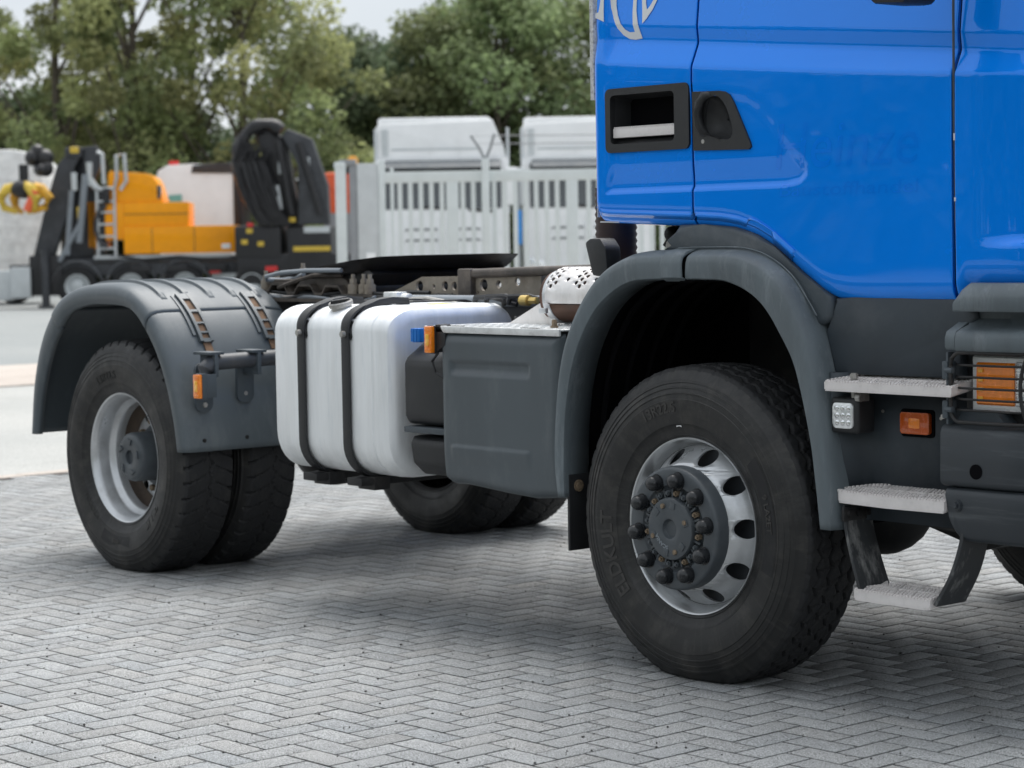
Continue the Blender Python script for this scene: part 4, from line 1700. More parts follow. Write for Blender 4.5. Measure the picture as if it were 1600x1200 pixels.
side_panel = flank(3.262, 3.7605, 'cab_side_panel', truck)
door = flank(3.7685, 4.8840, 'cab_door', truck)
corner = flank(4.8960, 5.10 + .20 * PI / 2 + .6, 'front_corner_panel', truck)
m = MB()
m.box(3.32, 4.95, .125, .145, 1.60, 2.44)
m.box(4.42, 4.95, .095, .125, 1.33, 1.62)
m.build('door_frame', GAP, truck)
m = MB()
m.tube([(4.8895, .050, 2.45), (4.8895, .046, 2.2), (4.8905, .046, 1.9), (4.893, .050, 1.55), (4.897, .055, 1.38)], .0042, 6)
m.build('door_seal', GREY, truck)
for x, z, l in ((4.8965, 1.815, .022), (4.8985, 1.625, .012)):
    m = MB()
    m.box(x - .0025, x + .003, .0375, .0405, z - l / 2, z + l / 2, bev=.001)
    m.build('paint_chip', WHITE_PRINT, truck)
# rest of the cab: rear wall, roof, far side, front, windows
m = MB()
m.box(3.275, 3.30, .09, 2.35, 1.60, 3.05, bev=.01)
m.build('cab_rear_wall', BLUE, truck)
m = MB()
m.prism([(3.27, 3.03), (5.05, 3.03), (5.22, 2.98), (5.05, 3.14), (4.6, 3.22), (3.30, 3.22)], .14, 2.30, bev=.05)
m.build('cab_roof', BLUE, truck, angle=50)
m = MB()
m.box(3.27, 4.895, 2.33, 2.40, 1.58, 2.46, bev=.02)
m.box(4.40, 4.895, 2.33, 2.40, 1.31, 1.60, bev=.02)
m.box(4.895, 5.10, 2.33, 2.40, 1.37, 2.46, bev=.02)
m.build('far_cab_side', BLUE, truck)
m = MB()
m.box(5.20, 5.295, .80, 2.24, 1.36, 2.20, bev=.03)
m.build('front_panel', BLUE, truck)
m = MB()
m.prism([(5.19, 2.30), (5.18, 2.30), (5.03, 3.04), (5.04, 3.04)], .30, 2.14)
m.build('windscreen', GLASS, truck)
for yy, sg in ((.085, 1), (2.355, -1)):
    m = MB()
    m.prism([(3.90, 2.47), (4.86, 2.47), (4.83, 2.97), (3.92, 3.0)], yy, yy + .006 * sg)
    m.build('side_window', GLASS, truck)
    m = MB()
    m.box(3.275, 3.895, yy - .012, yy + .03, 2.462, 3.04, bev=.01)
    m.prism([(4.87, 2.462), (5.06, 2.462), (5.00, 3.02), (4.84, 3.02)], yy - .012, yy + .03, bev=.008)
    m.build('window_pillar', BLUE, truck)
m = MB()
m.box(3.30, 5.15, .13, 2.30, 1.585, 1.62)
m.box(4.45, 5.15, .14, 2.30, 1.35, 1.58)
m.build('cab_floor', GAP, truck)
# flaking edge strip standing behind the rear edge of the cab
m = MB()
m.prism([(3.238, .055), (3.262, .050), (3.268, .062), (3.245, .075)], 2.02, 2.50, 'z')
m.build('flaking_edge_strip', CHIP, truck)
m = MB()
m.box(3.262, 3.2645, .058, .070, 1.60, 2.02)
for k in range(9):
    m.prism([(3.268 + .011 * k, .066), (3.277 + .011 * k, .066), (3.277 + .011 * k, .072), (3.268 + .011 * k, .072)], 1.5805 - .0003 * k, 1.5855 - .0003 * k, 'z')
m.build('chipped_edge', WHITE_PRINT, truck)

# grab recess on the side panel
gr = empty('grab_recess', parent=truck)
YR = .047
m = MB()
m.prism(rrect(3.336, 3.757, 1.826, 2.052, .022), .0340, .060, holes=[list(reversed(rrect(3.362, 3.686, 1.856, 2.028, .018)))])
m.build('recess_frame', DARKP, gr, angle=30)
m = MB()
x0, x1, z0, z1 = 3.360, 3.688, 1.854, 2.030
def rbox(ins, y):
    return [(p[0], y, p[1]) for p in rrect(x0 + ins, x1 - ins, z0 + ins, z1 - ins, .018)]
m.loft([rbox(0, .040), rbox(.004, .075), rbox(.016, .135)], closed_ring=True)
m.prism(rrect(x0 + .016, x1 - .016, z0 + .016, z1 - .016, .018), .134, .138)
m.build('recess_bowl', DARKP, gr, angle=50)
m = MB()
m.box(3.366, 3.684, .044, .085, 1.878, 1.912, bev=.003)
for k in range(32):
    x = 3.372 + k * .0098
    m.box(x, x + .0055, .0430, .060, 1.909, 1.9165, bev=.001)
m.build('grip_step', STEP, gr)
m = MB()
m.loft([[(3.362, .053, 1.857), (3.362, .070, 1.874)], [(3.50, .047, 1.857), (3.50, .07, 1.872)], [(3.686, .053, 1.857), (3.686, .07, 1.872)]])
m.build('recess_lip', DARKP, gr)
# door handle
hd = empty('door_handle', parent=truck)
OUT = [(3.772, 2.018), (3.900, 2.014), (3.928, 2.010), (3.950, 1.998), (3.968, 1.972), (4.042, 1.835), (4.046, 1.820), (4.036, 1.812), (3.775, 1.818)]
CUP = [(3.852, 1.990), (3.875, 1.999), (3.905, 1.990), (3.935, 1.955), (3.958, 1.900), (3.962, 1.868), (3.945, 1.850), (3.905, 1.852), (3.865, 1.862), (3.838, 1.885), (3.836, 1.94)]
cupc = smooth_curve(CUP + [CUP[0]], 30)[:-1]
cup = [tuple(p) for p in cupc]
m = MB()
m.prism(OUT, .0365, .056, holes=[list(reversed(cup))])
m.build('handle_plate', DARKP, hd, angle=30)
m = MB()
cc = np.mean(cupc, 0)
m.loft([[(p[0], .043, p[1]) for p in cup], [(cc[0] + (p[0] - cc[0]) * .9, .062, cc[1] + (p[1] - cc[1]) * .9) for p in cup], [(cc[0] + (p[0] - cc[0]) * .5, .082, cc[1] + (p[1] - cc[1]) * .5) for p in cup], [(cc[0] + (p[0] - cc[0]) * .05, .085, cc[1] + (p[1] - cc[1]) * .05) for p in cup]], closed_ring=True)
m.build('handle_cup', DARKP, hd, angle=80)
m = MB()
m.tube([(3.852, .050, 2.004), (3.835, .030, 2.000), (3.820, .024, 1.975), (3.814, .022, 1.940), (3.816, .024, 1.905), (3.824, .034, 1.880), (3.835, .052, 1.868)],
       [.014, .017, .0175, .0175, .017, .016, .013], 12)
m.loft([[(3.812, .040, 1.862), (3.83, .032, 1.872), (3.85, .040, 1.866)], [(3.90, .038, 1.842), (3.90, .034, 1.852), (3.90, .045, 1.856)]], closed_ring=True, caps=True)
m.build('handle_grip', DARKP, hd, angle=70)
m = MB()
m.cyl((3.822, .039, 1.847), .0085, .006, 'y', 18, bev=.001)
m.build('key_lock', BOLT, hd)
# white emblem strokes high on the side panel, and the ghost of removed lettering on the door

lg = empty('emblem', parent=truck)
UX = lambda q: 3.188 + .0007015 * q               # drawing units to metres along the cab
UZ = lambda q: 2.372 - .000495 * q
strokes = [
    [(127, 95), (150, 86), (158, 40), (163, 0), (168, -120), (192, -120), (188, 0), (188, 80), (190, 160), (160, 142), (127, 125)],
    [(213, -120), (213, 0), (217, 60), (232, 140), (260, 210), (300, 265), (345, 298), (390, 307), (438, 303), (424, 250), (408, 180), (395, 100), (392, 0), (392, -120), (367, -120), (367, 0), (368, 120), (375, 200), (386, 252), (350, 250), (318, 228), (285, 182), (262, 120), (247, 50), (243, 0), (243, -120)],
    [(427, 0), (437, 100), (443, 200), (470, 170), (510, 110), (536, 52), (552, 0), (560, -120), (532, -120), (525, 0), (510, 45), (490, 82), (470, 105), (462, 60), (455, 0), (450, -120), (424, -120)],
]
for st in strokes:
    vs, fs = [], []
    P = dens([(UX(a), UZ(b)) for a, b in st], .012)
    tr = tessellate_polygon([[Vector((p[0], p[1], 0)) for p in P]])
    t = bmesh.new()
    vv = [t.verts.new((p[0], 0, p[1])) for p in P]
    for q in tr:
        try:
            t.faces.new([vv[i] for i in q])
        except ValueError:
            pass
    for _ in range(2):
        bmesh.ops.subdivide_edges(t, edges=[e for e in t.edges if e.calc_length() > .014], cuts=1)
    bmesh.ops.triangulate(t, faces=t.faces)
    for v in t.verts:
        v.co.y = YB + float(flank_off(np.array([v.co.x]), np.array([v.co.z]))[0]) - .0026
    m = MB()
    m._add(t)
    m.build('emblem_stroke', WHITE_PRINT, lg, angle=80)
for tx, sz, lx, lz, ft_ in (('Heinze', .215, 4.445, 1.742, .60), ('Baustoffhandel', .060, 4.46, 1.652, .58)):
    o = text_obj('ghost_lettering', tx, sz, BLUE_GHOST, truck, .0, slant=.16, fit=ft_)
    t = bmesh.new()
    t.from_mesh(o.data)
    bmesh.ops.triangulate(t, faces=t.faces)
    for _ in range(2):
        bmesh.ops.subdivide_edges(t, edges=[e for e in t.edges if e.calc_length() > .018], cuts=1)
        bmesh.ops.triangulate(t, faces=t.faces)
    for v in t.verts:
        x, z = v.co.x + lx, v.co.z + lz
        v.co = Vector((x, YB + float(flank_off(np.array([x]), np.array([z]))[0]) - .0007, z))
    t.to_mesh(o.data)
    t.free()
# door mirror low housing
mi = empty('door_mirror', parent=truck)
m = MB()
m.prism([(4.80, 2.222), (4.815, 2.208), (4.93, 2.200), (4.95, 2.215), (4.955, 2.75), (4.80, 2.75)], -.24, -.10, bev=.018, bev_sides=True)
m.build('mirror_housing', DARKP, mi, angle=50)
m = MB()
m.tube([(4.90, -.12, 2.6), (4.96, .0, 2.62), (5.0, .09, 2.62)], .02, 8)
m.build('mirror_arm', DARKP, mi)

# ---- front wheel arch
AO = [(3.105, .585), (3.085, .70), (3.090, .85), (3.115, 1.04), (3.155, 1.17), (3.225, 1.29), (3.33, 1.40), (3.45, 1.458), (3.56, 1.478), (3.77, 1.481), (3.97, 1.480), (4.06, 1.470), (4.16, 1.435), (4.25, 1.37), (4.315, 1.27), (4.365, 1.165), (4.415, .96), (4.442, .76), (4.458, .575)]
AI = [(3.150, .585), (3.150, .70), (3.160, .87), (3.190, 1.02), (3.238, 1.14), (3.315, 1.25), (3.395, 1.315), (3.48, 1.357), (3.565, 1.374), (3.77, 1.378), (3.93, 1.376), (4.00, 1.365), (4.08, 1.335), (4.15, 1.285), (4.215, 1.205), (4.285, 1.09), (4.345, .88), (4.370, .73), (4.390, .575)]
fa = empty('front_wheel_arch', parent=truck)
lipA = [(0, .10), (0, .00), (.01, -.014), (.05, -.022), (.25, -.026), (.55, -.028), (.74, -.024), (.80, -.018), (.90, .000), (.97, .024), (1.0, .05)]
rings = arch_shell(AO, AI, lipA, [(0, .10), (0, .16)], 120)
def arch_part(k0, k1, nm):
    m = MB()
    m.loft(rings[k0:k1])
    return thicken(m.build(nm, GREY_WORN, fa, angle=38), .006)
kx = [k for k in range(120) if rings[k][4][2] > 1.2 and rings[k][4][0] < 3.784]
ksplit = kx[-1]
kc = [k for k in range(120) if rings[k][4][2] > 1.2 and rings[k][4][0] > 3.675][0]
arch_part(0, ksplit + 1, 'arch_rear_half')
arch_part(ksplit + 1, 120, 'arch_front_half')
m = MB()
m.loft([[(p[0], p[1] + .012, p[2] - .010) for p in r_] for r_ in rings[ksplit - 1:ksplit + 3]])
m.build('joint_backing', GAP, fa)  # added dark strip, makes the joint dark and stops light leaking through
# joint cover clip across the arch, standing a little proud
m = MB()
rg = []
for x in (3.672, 3.680, 3.770, 3.778):
    e = .004 if 3.675 < x < 3.775 else .001
    rg.append([(x, .10, 1.378 - e), (x, -.006, 1.376 - e), (x, -.0255 - e, 1.386), (x, -.028 - e, 1.43), (x, -.023 - e, 1.455), (x, .000 - e, 1.472 + e), (x, .05, 1.481 + e), (x, .12, 1.481 + e)])
m.loft(rg)
thicken(m.build('joint_clip', GREY_WORN, fa, angle=40), .004)
# inner liner of the wheel house
Oc = smooth_curve(AI, 60)
m = MB()
m.loft([[(p[0] + (3.77 - p[0]) * -.04, .08, p[1] + (.03 if p[1] > 1.2 else 0)), (p[0] + (3.77 - p[0]) * -.05, .40, p[1] + (.04 if p[1] > 1.2 else 0)), (p[0] + (3.77 - p[0]) * -.05, .78, p[1] + (.04 if p[1] > 1.2 else 0))] for p in Oc])
m.build('arch_liner', GAP, fa, angle=60)
for k in range(4):
    m = MB()
    pts = [(p[0] - (p[0] - 3.77) * .02 - .0, .16 + k * .10, p[1]) for p in Oc[4:34]]
    m.tube([(a + (3.77 - a) * .0, y, z) for a, y, z in pts], .012, 6)
    m.build('liner_rib', GAP, fa)
m = MB()
m.prism([(3.10, .62), (3.10, 1.2), (3.38, 1.46), (4.1, 1.46), (4.42, 1.2), (4.42, .62)], .76, .80)
m.build('wheel_house_wall', GAP, fa)
m = MB()
m.box(3.140, 3.152, .0, .44, .385, .665, bev=.003)
m.build('mudflap', DARKP, fa)
m = MB()
m.cyl((3.156, .045, .622), .016, .012, 'x', 6, bev=.002)
m.cyl((3.154, .045, .622), .022, .006, 'x', 14)
m.build('mudflap_bolt', RUSTBOLT, fa)
m = MB()
m.tube([(4.02, .30, 1.02), (4.10, .26, 1.10), (4.18, .24, 1.13), (4.26, .24, 1.12)], .011, 8)
m.build('brake_hose', PIPEG, fa)
# grey transition piece between the arch and the cab, with a fine line in it
tp = [(3.60, 1.480), (3.648, 1.495), (3.672, 1.548), (3.69, 1.566), (3.81, 1.566), (3.95, 1.556), (4.05, 1.53), (4.14, 1.485), (4.26, 1.40), (4.345, 1.348), (4.384, 1.325), (4.386, 1.262), (4.368, 1.240), (4.325, 1.225), (4.29, 1.29), (4.24, 1.36), (4.16, 1.425), (4.06, 1.462), (3.97, 1.472), (3.77, 1.474)]
m = MB()
m.prism(tp, .045, .30, bev=.022, seg=3)
m.build('arch_upper_panel', GREY, fa, angle=60)
m = MB()
ln = smooth_curve([(3.70, 1.4865), (3.90, 1.488), (4.02, 1.483), (4.12, 1.458), (4.22, 1.400), (4.30, 1.310), (4.335, 1.262)], 40)
m.tube([(p[0], .034 + .0 * k, p[1]) for k, p in enumerate(ln)], .0025, 5)
m.build('moulding_line', GREY_WORN, fa)

# ---- bellows and flap behind the cab
ai = empty('air_intake', parent=truck)
m = MB()
pr_ = []
for k in range(34):
    z = 1.30 + k * .0125
    pr_.append((.080 if k % 2 else .0745, z))
m.lathe(pr_, 36, (3.035, .36, 0), 'z')
m.build('bellows', HOSE, ai, angle=60)
m = MB()
m.prism([(3.115, 1.385), (3.075, 1.510), (3.105, 1.525), (3.16, 1.525), (3.19, 1.49), (3.20, 1.385)], .16, .24, bev=.014, bev_sides=True)
m.build('rubber_flap', DARKP, ai, angle=50)
cs = empty('cab_suspension', parent=truck)
m = MB()
for k in range(7):
    a0 = rng.uniform(0, 6)
    m.tube([(3.30 + .03 * k, .40 + .05 * math.sin(a0), 1.62), (3.36 + .03 * k, .36, 1.56 - .01 * k), (3.33 + .04 * k, .34 + .03 * math.cos(a0), 1.50), (3.42 + .02 * k, .38, 1.44), (3.46, .42, 1.40)], .013, 7)
m.box(3.44, 3.60, .34, .44, 1.40, 1.60, bev=.02)
m.sphere((3.345, .35, 1.535), .03)
m.sphere((3.37, .34, 1.475), .028)
m.build('cables', DARKP, cs)
m = MB()
m.tube([(3.36, .33, 1.50), (3.40, .32, 1.53), (3.44, .33, 1.55)], .010, 8)
m.cyl((3.375, .32, 1.495), .018, .03, 'y', 8)
m.build('linkage', BOLT, cs)

# ---- skirt under the door, entry steps
sk = empty('entry_steps', parent=truck)
SKP = [(4.372, 1.240), (4.392, 1.262), (4.394, 1.318), (4.50, 1.325), (4.90, 1.325), (4.955, 1.30), (4.965, 1.262), (4.93, 1.235), (4.905, 1.225), (4.900, 1.170), (4.905, 1.075), (4.50, 1.075), (4.392, 1.065), (4.350, 1.21)]
m = MB()
m.prism(SKP, .060, .11, bev=.010)
m.build('skirt_panel', SKIRT, sk, angle=60)
m = MB()
sr = [(4.392, .07), (4.396, .04), (4.41, .03), (4.43, .05), (4.455, .095), (4.485, .125), (4.53, .135), (4.93, .135)]
m.loft([[(x, y, .60) for x, y in sr], [(x, y, 1.08) for x, y in sr]])
thicken(m.build('step_well', SKIRT, sk, angle=50), .01)
m = MB()
m.prism([(4.46, .61), (4.92, .58), (4.92, .66), (4.46, .66)], .14, .40)
m.build('step_support', BLACK, sk)
m = MB()
m.prism([(4.52, .56), (4.75, .50), (4.95, .56), (4.95, .62), (4.52, .62)], .36, .52)
m.build('belly_plate', BLACK, sk)


def tread(nm, poly, z0, z1, tip=.12, rows=5, diag=5):
    """pale step: outline poly (x, y), a frame with toothed rims, a darker floor, cross ribs and rows of teeth"""
    s_ = empty(nm, parent=truck)
    P = np.array(poly)
    y_front = P[:, 1].min()
    SH = Matrix(((1, 0, 0, 0), (0, 1, 0, 0), (0, tip, 1, -tip * y_front), (0, 0, 0, 1)))     # the treads tip a little outwards
    c = P.mean(0)
    inn = [tuple(c + (p - c) * np.array([.955, .86])) for p in P]
    m = MB()
    m.prism(poly, z0, z1, 'z', holes=[list(reversed(inn))])
    # drawn in skirt below
    low = [tuple(c + (p - c) * .985) for p in P]
    m.prism(low, z0 - .006, z0, 'z', holes=[list(reversed([tuple(c + (p - c) * np.array([.95, .85])) for p in P]))])
    bmesh.ops.transform(m.bm, matrix=SH, verts=m.bm.verts) or m.build('step_frame', STEP, s_, smooth=False)
    m = MB()
    m.prism([tuple(c + (p - c) * .97) for p in P], z0, z1 - .008, 'z')
    bmesh.ops.transform(m.bm, matrix=SH, verts=m.bm.verts) or m.build('step_floor', STEPB, s_, smooth=False)
    xmin, xmax, ymin, ymax = P[:, 0].min(), P[:, 0].max(), P[:, 1].min(), P[:, 1].max()
    def inside(x, y):
        return float(poly_sdf(np.array([x]), np.array([y]), P)[0]) < -.006
    m = MB()
    # toothed rim
    for a, b in zip(poly, list(poly[1:]) + [poly[0]]):
        a, b = np.array(a), np.array(b)
        L_e = np.linalg.norm(b - a)
        n_ = max(1, int(L_e / .0125))
        for k in range(n_):
            q = a + (b - a) * (k + .5) / n_
            q = c + (q - c) * np.array([.985, .95])
            m.box(q[0] - .004, q[0] + .004, q[1] - .004, q[1] + .004, z1 - .002, z1 + .005)
    ny_ = int((ymax - ymin) / .017)
    for j in range(1, ny_):
        y = ymin + j * .017
        x = xmin + .01 + (j % 2) * .007
        while x < xmax:
            if inside(x, y):
                m.box(x - .0045, x + .0045, y - .0035, y + .0035, z1 - .010, z1 + .002)
            x += .0145
    stuff(bmesh.ops.transform(m.bm, matrix=SH, verts=m.bm.verts) or m.build('step_teeth', STEP, s_, smooth=False))
    m = MB()
    for k in range(diag):
        xc = xmin + (xmax - xmin) * (k + .6) / diag
        m.box(-.0035, .0035, -(ymax - ymin) * .44, (ymax - ymin) * .44, z1 - .008, z1 + .003, M=Matrix.Translation((xc, (ymin + ymax) / 2, 0)) @ Matrix.Rotation(R(18), 4, 'Z'))
    m.box(xmin + .03, xmax - .02, (ymin + ymax) / 2 - .003, (ymin + ymax) / 2 + .003, z1 - .008, z1 + .003)
    bmesh.ops.transform(m.bm, matrix=SH, verts=m.bm.verts) or m.build('step_rib', STEP, s_, smooth=False)
    return s_


s1 = tread('upper_step', [(4.416, -.022), (4.93, -.022), (4.93, .115), (4.54, .115), (4.47, .090), (4.418, .0)], 1.030, 1.053, .15)
s2 = tread('middle_step', [(4.438, .012), (4.455, .000), (4.66, -.012), (4.885, -.004), (4.885, .15), (4.60, .15), (4.50, .11), (4.438, .035)], .668, .699, .13)
s3 = tread('lower_step', [(4.532, -.018), (4.545, -.024), (4.825, -.024), (4.838, -.016), (4.838, .115), (4.62, .125), (4.535, .01)], .366, .391, .11, diag=4)
m = MB()
m.cyl((4.505, .02, 1.072), .013, .02, 'z', 10, bev=.003)
m.cyl((4.505, .02, 1.015), .009, .05, 'z', 8)
m.cyl((4.535, .01, 1.005), .014, .02, 'x', 8, bev=.002)
m.build('step_bolt', BOLT, s1)


def hanger(nm, path, y0, y1, th, mt):
    m = MB()
    rg = []
    P = smooth_curve(path, 16)
    for k, p in enumerate(P):
        d = P[min(k + 1, 15)] - P[max(k - 1, 0)]
        d /= np.linalg.norm(d)
        nx, nz = -d[1] * th / 2, d[0] * th / 2
        sh = .02 * (1 - k / 15)
        rg.append([(p[0] - nx, y0 + sh, p[1] - nz), (p[0] + nx, y0 + sh, p[1] + nz), (p[0] + nx, y1, p[1] + nz), (p[0] - nx, y1, p[1] - nz)])
    m.loft(rg, closed_ring=True, caps=True)
    return m.build(nm, mt, s3, angle=40)


hanger('step_hanger', [(4.462, .655), (4.480, .57), (4.510, .48), (4.548, .385)], -.008, .135, .012, SCRAPED)
hanger('step_hanger', [(4.945, .640), (4.938, .57), (4.905, .47), (4.850, .375)], -.008, .135, .012, SCRAPED)
m = MB()
m.box(4.468, 4.480, -.004, .135, .605, .650, bev=.003)
m.build('hanger_plate', BLACK, s3)
m = MB()
for y in (.02, .065, .11):
    m.cyl((4.484, y, .628), .012, .012, 'x', 6, bev=.002)
m.cyl((4.935, .05, .625), .026, .04, 'x', 14, bev=.004)
m.cyl((4.952, .05, .625), .012, .02, 'x', 6, bev=.002)
m.build('hanger_bolt', BLACK, s3)

# marker lamp and screws in the step well, work lamp under the upper step
sm = empty('side_marker', parent=truck)
m = MB()
m.prism(rrect(4.612, 4.748, .880, .968, .012), .118, .1345, bev=.004)
m.build('lamp_body', GAP, sm)
m = MB()
m.prism(rrect(4.622, 4.738, .890, .958, .006), .104, .119, bev=.005)
m.build('amber_lens', AMBERD, sm)
m = MB()
m.prism(rrect(4.658, 4.702, .908, .940, .004), .1025, .106, bev=.001)
m.build('bulb_window', AMBER, sm)
m = MB()
for x, z in ((4.535, .955), (4.772, .943)):
    m.cyl((x, .131, z), .012, .010, 'y', 16, bev=.003)
    m.cyl((x, .125, z), .006, .006, 'y', 6)
m.build('well_screw', BOLT, sk)
wl = empty('work_lamp', parent=truck)
m = MB()
m.box(4.418, 4.535, .002, .09, .888, 1.004, bev=.016, seg=3)
m.build('lamp_body', DARKP, wl, angle=50)
m = MB()
m.prism(rrect(4.434, 4.519, .905, .987, .014), -.004, .004, bev=.002)
lens = m.build('lamp_lens', LENSG, wl)
m = MB()
for i in range(3):
    for j in range(3):
        m.sphere((4.453 + i * .024, -.004, .923 + j * .023), .0095, (1, .35, 1), 10)
m.build('led_cup', CHROME, wl)
m = MB()
m.box(4.515, 4.535, .02, .06, .99, 1.035, bev=.004)
m.build('lamp_bracket', BOLT, wl)


# ---- front corner trim, headlamp with guard, bumper: sections drawn along the rounded corner
def perim(sec, s0, s1, step=.02, end_taper=None, closed=True):
    """sec: (outward offset from the flank, z); swept along the flank and round the front corner"""
    ss = np.arange(s0, s1, step)
    rg = []
    for s_ in ss:
        x, y, nx, ny = side_pos(s_)
        k = 1.0
        ring_ = []
        for o_, z in sec:
            oo = o_
            if end_taper:
                oo = o_ - end_taper * max(0, 1 - (s_ - s0) / .05) ** 2
            ring_.append((float(x + nx * oo), float(y + ny * oo), z))
        rg.append(ring_)
    return rg


ft = empty('front_corner_trim', parent=truck)
SEND = 5.10 + .20 * PI / 2 + .5
m = MB()
sec = [(-.05, 1.366), (.02, 1.372), (.035, 1.366), (.055, 1.336), (.058, 1.326), (.058, 1.292), (.054, 1.286), (-.05, 1.284)]
rg = perim(sec, 4.935, SEND)
rg[0] = [(4.933, y, 1.284 + (z - 1.284) * .55) for x, y, z in rg[0]]
rg[1] = [(4.950, y, 1.284 + (z - 1.284) * .80) for x, y, z in rg[1]]
m.loft(rg, closed_ring=True, caps=True)
m.build('upper_ledge', GREY_WORN, ft, angle=35)
m = MB()
sec = [(-.08, 1.284), (-.035, 1.284), (-.035, 1.262), (-.015, 1.242), (.020, 1.232), (.042, 1.222), (.050, 1.205), (.050, 1.172), (.044, 1.165), (-.08, 1.163)]
m.loft(perim(sec, 4.934, SEND), closed_ring=True, caps=True)
m.build('lower_ledge', GREY_WORN, ft, angle=45)
m = MB()
m.loft(perim([(-.08, 1.262), (-.02, 1.250), (.010, 1.236), (.038, 1.224), (.047, 1.205), (.047, 1.176), (.040, 1.168), (-.08, 1.167)], 4.894, 4.931, .006), closed_ring=True, caps=True)
m.build('ledge_end', GREY_WORN, ft, angle=45)
m = MB()
m.loft(perim([(-.12, 1.17), (-.05, 1.17), (-.05, .94), (-.12, .94)], 4.90, SEND), closed_ring=True, caps=True)
m.build('lamp_housing', DARKP, ft)

hl = empty('headlamp', parent=truck)
SURR = simple('pale_lamp_surround', (0.70, 0.71, 0.71), 0.3, metal=0.3)


def patch(sec_s0, sec_s1, z0, z1, off, th, mt, nm, bev=True, step=.01):
    m = MB()
    b = .006
    m.loft(perim([(off - th, z0), (off - b, z0), (off, z0 + b), (off, z1 - b), (off - b, z1), (off - th, z1)], sec_s0, sec_s1, step), closed_ring=True, caps=True)
    return m.build(nm, mt, hl, angle=40)
patch(4.954, 5.50, .978, 1.150, -.012, .05, SURR, 'lamp_surround')
patch(4.972, 5.116, 1.000, 1.130, -.006, .03, AMBER, 'indicator_lens')
m = MB()
for k in range(4):
    x, y, nx, ny = side_pos(4.999)
    m.box(4.980, 4.998, float(y) + .001, float(y) + .008, 1.015 + k * .028, 1.027 + k * .028, bev=.002)
m.build('indicator_led', AMBERL, hl)
patch(5.118, 5.165, .996, 1.134, -.009, .03, CHROME, 'clear_lens')
m = MB()
for k in range(16):
    z = 1.000 + k * .0084
    m.loft(perim([(-.010, z), (-.005, z + .0042), (-.010, z + .0078)], 5.120 + .016 * abs(k - 7.5) / 7.5 * 0, 5.150, .01), closed_ring=True, caps=True)
m.build('lens_flute', LENSG, hl)
x_, y_, nx_2, ny_2 = [float(v) for v in side_pos(5.222)]
ang = math.atan2(nx_2, -ny_2)
HM = Matrix.Translation((x_, y_, 1.065)) @ Matrix.Rotation(ang, 4, 'Z')
m = MB()
m.lathe([(.0005, .03), (.03, .025), (.055, .012), (.068, -.004), (.072, -.010), (.078, -.010), (.080, .0), (.080, .03)], 40)
bmesh.ops.transform(m.bm, matrix=HM, verts=m.bm.verts)
m.build('round_reflector', CHROME, hl)
m = MB()
m.lathe([(.0005, -.020), (.035, -.017), (.055, -.010), (.060, .0)], 36)
bmesh.ops.transform(m.bm, matrix=HM, verts=m.bm.verts)
m.build('projector_lens', LENSG, hl)

lgd = empty('lamp_guard', parent=truck)
def wire(z, s0=4.905, off=.034, r=.0038):
    m = MB()
    pts = []
    for s_ in np.arange(s0, SEND - .25, .02):
        x, y, nx, ny = [float(v) for v in side_pos(s_)]
        o_ = off - .028 * max(0, 1 - (s_ - s0) / .03)
        pts.append((x + nx * o_, y + ny * o_, z))
    m.tube(pts, r, 8)
    return m.build('guard_wire', BLACK, lgd)
for z in (1.122, 1.086, 1.052, 1.018, .985):
    wire(z)
m = MB()
path = []
for s_, z in [(5.6, 1.160), (5.4, 1.160), (5.2, 1.160), (4.96, 1.160), (4.925, 1.152), (4.912, 1.135), (4.910, 1.05), (4.912, .975), (4.925, .955), (4.96, .948), (5.2, .948), (5.4, .948), (5.6, .948)]:
    x, y, nx, ny = [float(v) for v in side_pos(s_)]
    path.append((x + nx * .040, y + ny * .040, z))
cc_ = smooth_curve(path, 90)
m.tube([tuple(p) for p in cc_], .0062, 10)
m.build('guard_frame', BLACK, lgd)
m = MB()
pts = []
for k in range(15):
    q = -1 + 2 * k / 14
    s_ = 5.172 - .02 * (1 - q * q)
    x, y, nx, ny = [float(v) for v in side_pos(s_)]
    pts.append((x + nx * .036, y + ny * .036, 1.054 + q * .104))
m.tube(pts, .006, 8)
m.build('guard_hoop', BLACK, lgd)
m = MB()
for z in (1.105, .985):
    m.box(4.880, 4.902, -.006, .04, z - .028, z + .028, bev=.005)
    m.cyl((4.905, .0, z), .010, .03, 'x', 8, bev=.002)
m.box(4.892, 4.900, .0, .03, .94, 1.16, bev=.002)
m.build('guard_hinge', GREY, lgd)
m = MB()
m.box(4.872, 4.886, -.002, .012, .955, .968, bev=.002)
m.build('hinge_bolt', BOLT, lgd)

bp_ = empty('bumper', parent=truck)
m = MB()
sec = [(-.16, .945), (-.01, .945), (.006, .943), (.030, .930), (.038, .915), (.040, .77), (.036, .757), (.020, .748), (-.16, .748)]
m.loft(perim(sec, 4.868, SEND + .7), closed_ring=True, caps=True)
m.build('bumper_upper', BUMP, bp_, angle=45)
m = MB()
secs = []
ss = np.arange(4.882, SEND + .7, .012)
for s_ in ss:
    x, y, nx, ny = [float(v) for v in side_pos(s_)]
    e = max(0, 1 - (s_ - 4.882) / .075)
    zb_ = .580 + .115 * (1 - math.sqrt(max(0, 1 - e * e)))
    secs.append([(x + nx * o_, y + ny * o_, z) for o_, z in ((-.14, .744), (.020, .744), (.030, .736), (.034, .72), (.030, zb_ + .018), (.018, zb_ + .003), (.004, zb_), (-.14, zb_))])
m.loft(secs, closed_ring=True, caps=True)
m.build('bumper_lower', BUMP, bp_, angle=45)
m = MB()
m.cyl((5.005, -.0002, .800), .023, .004, 'y', 24)
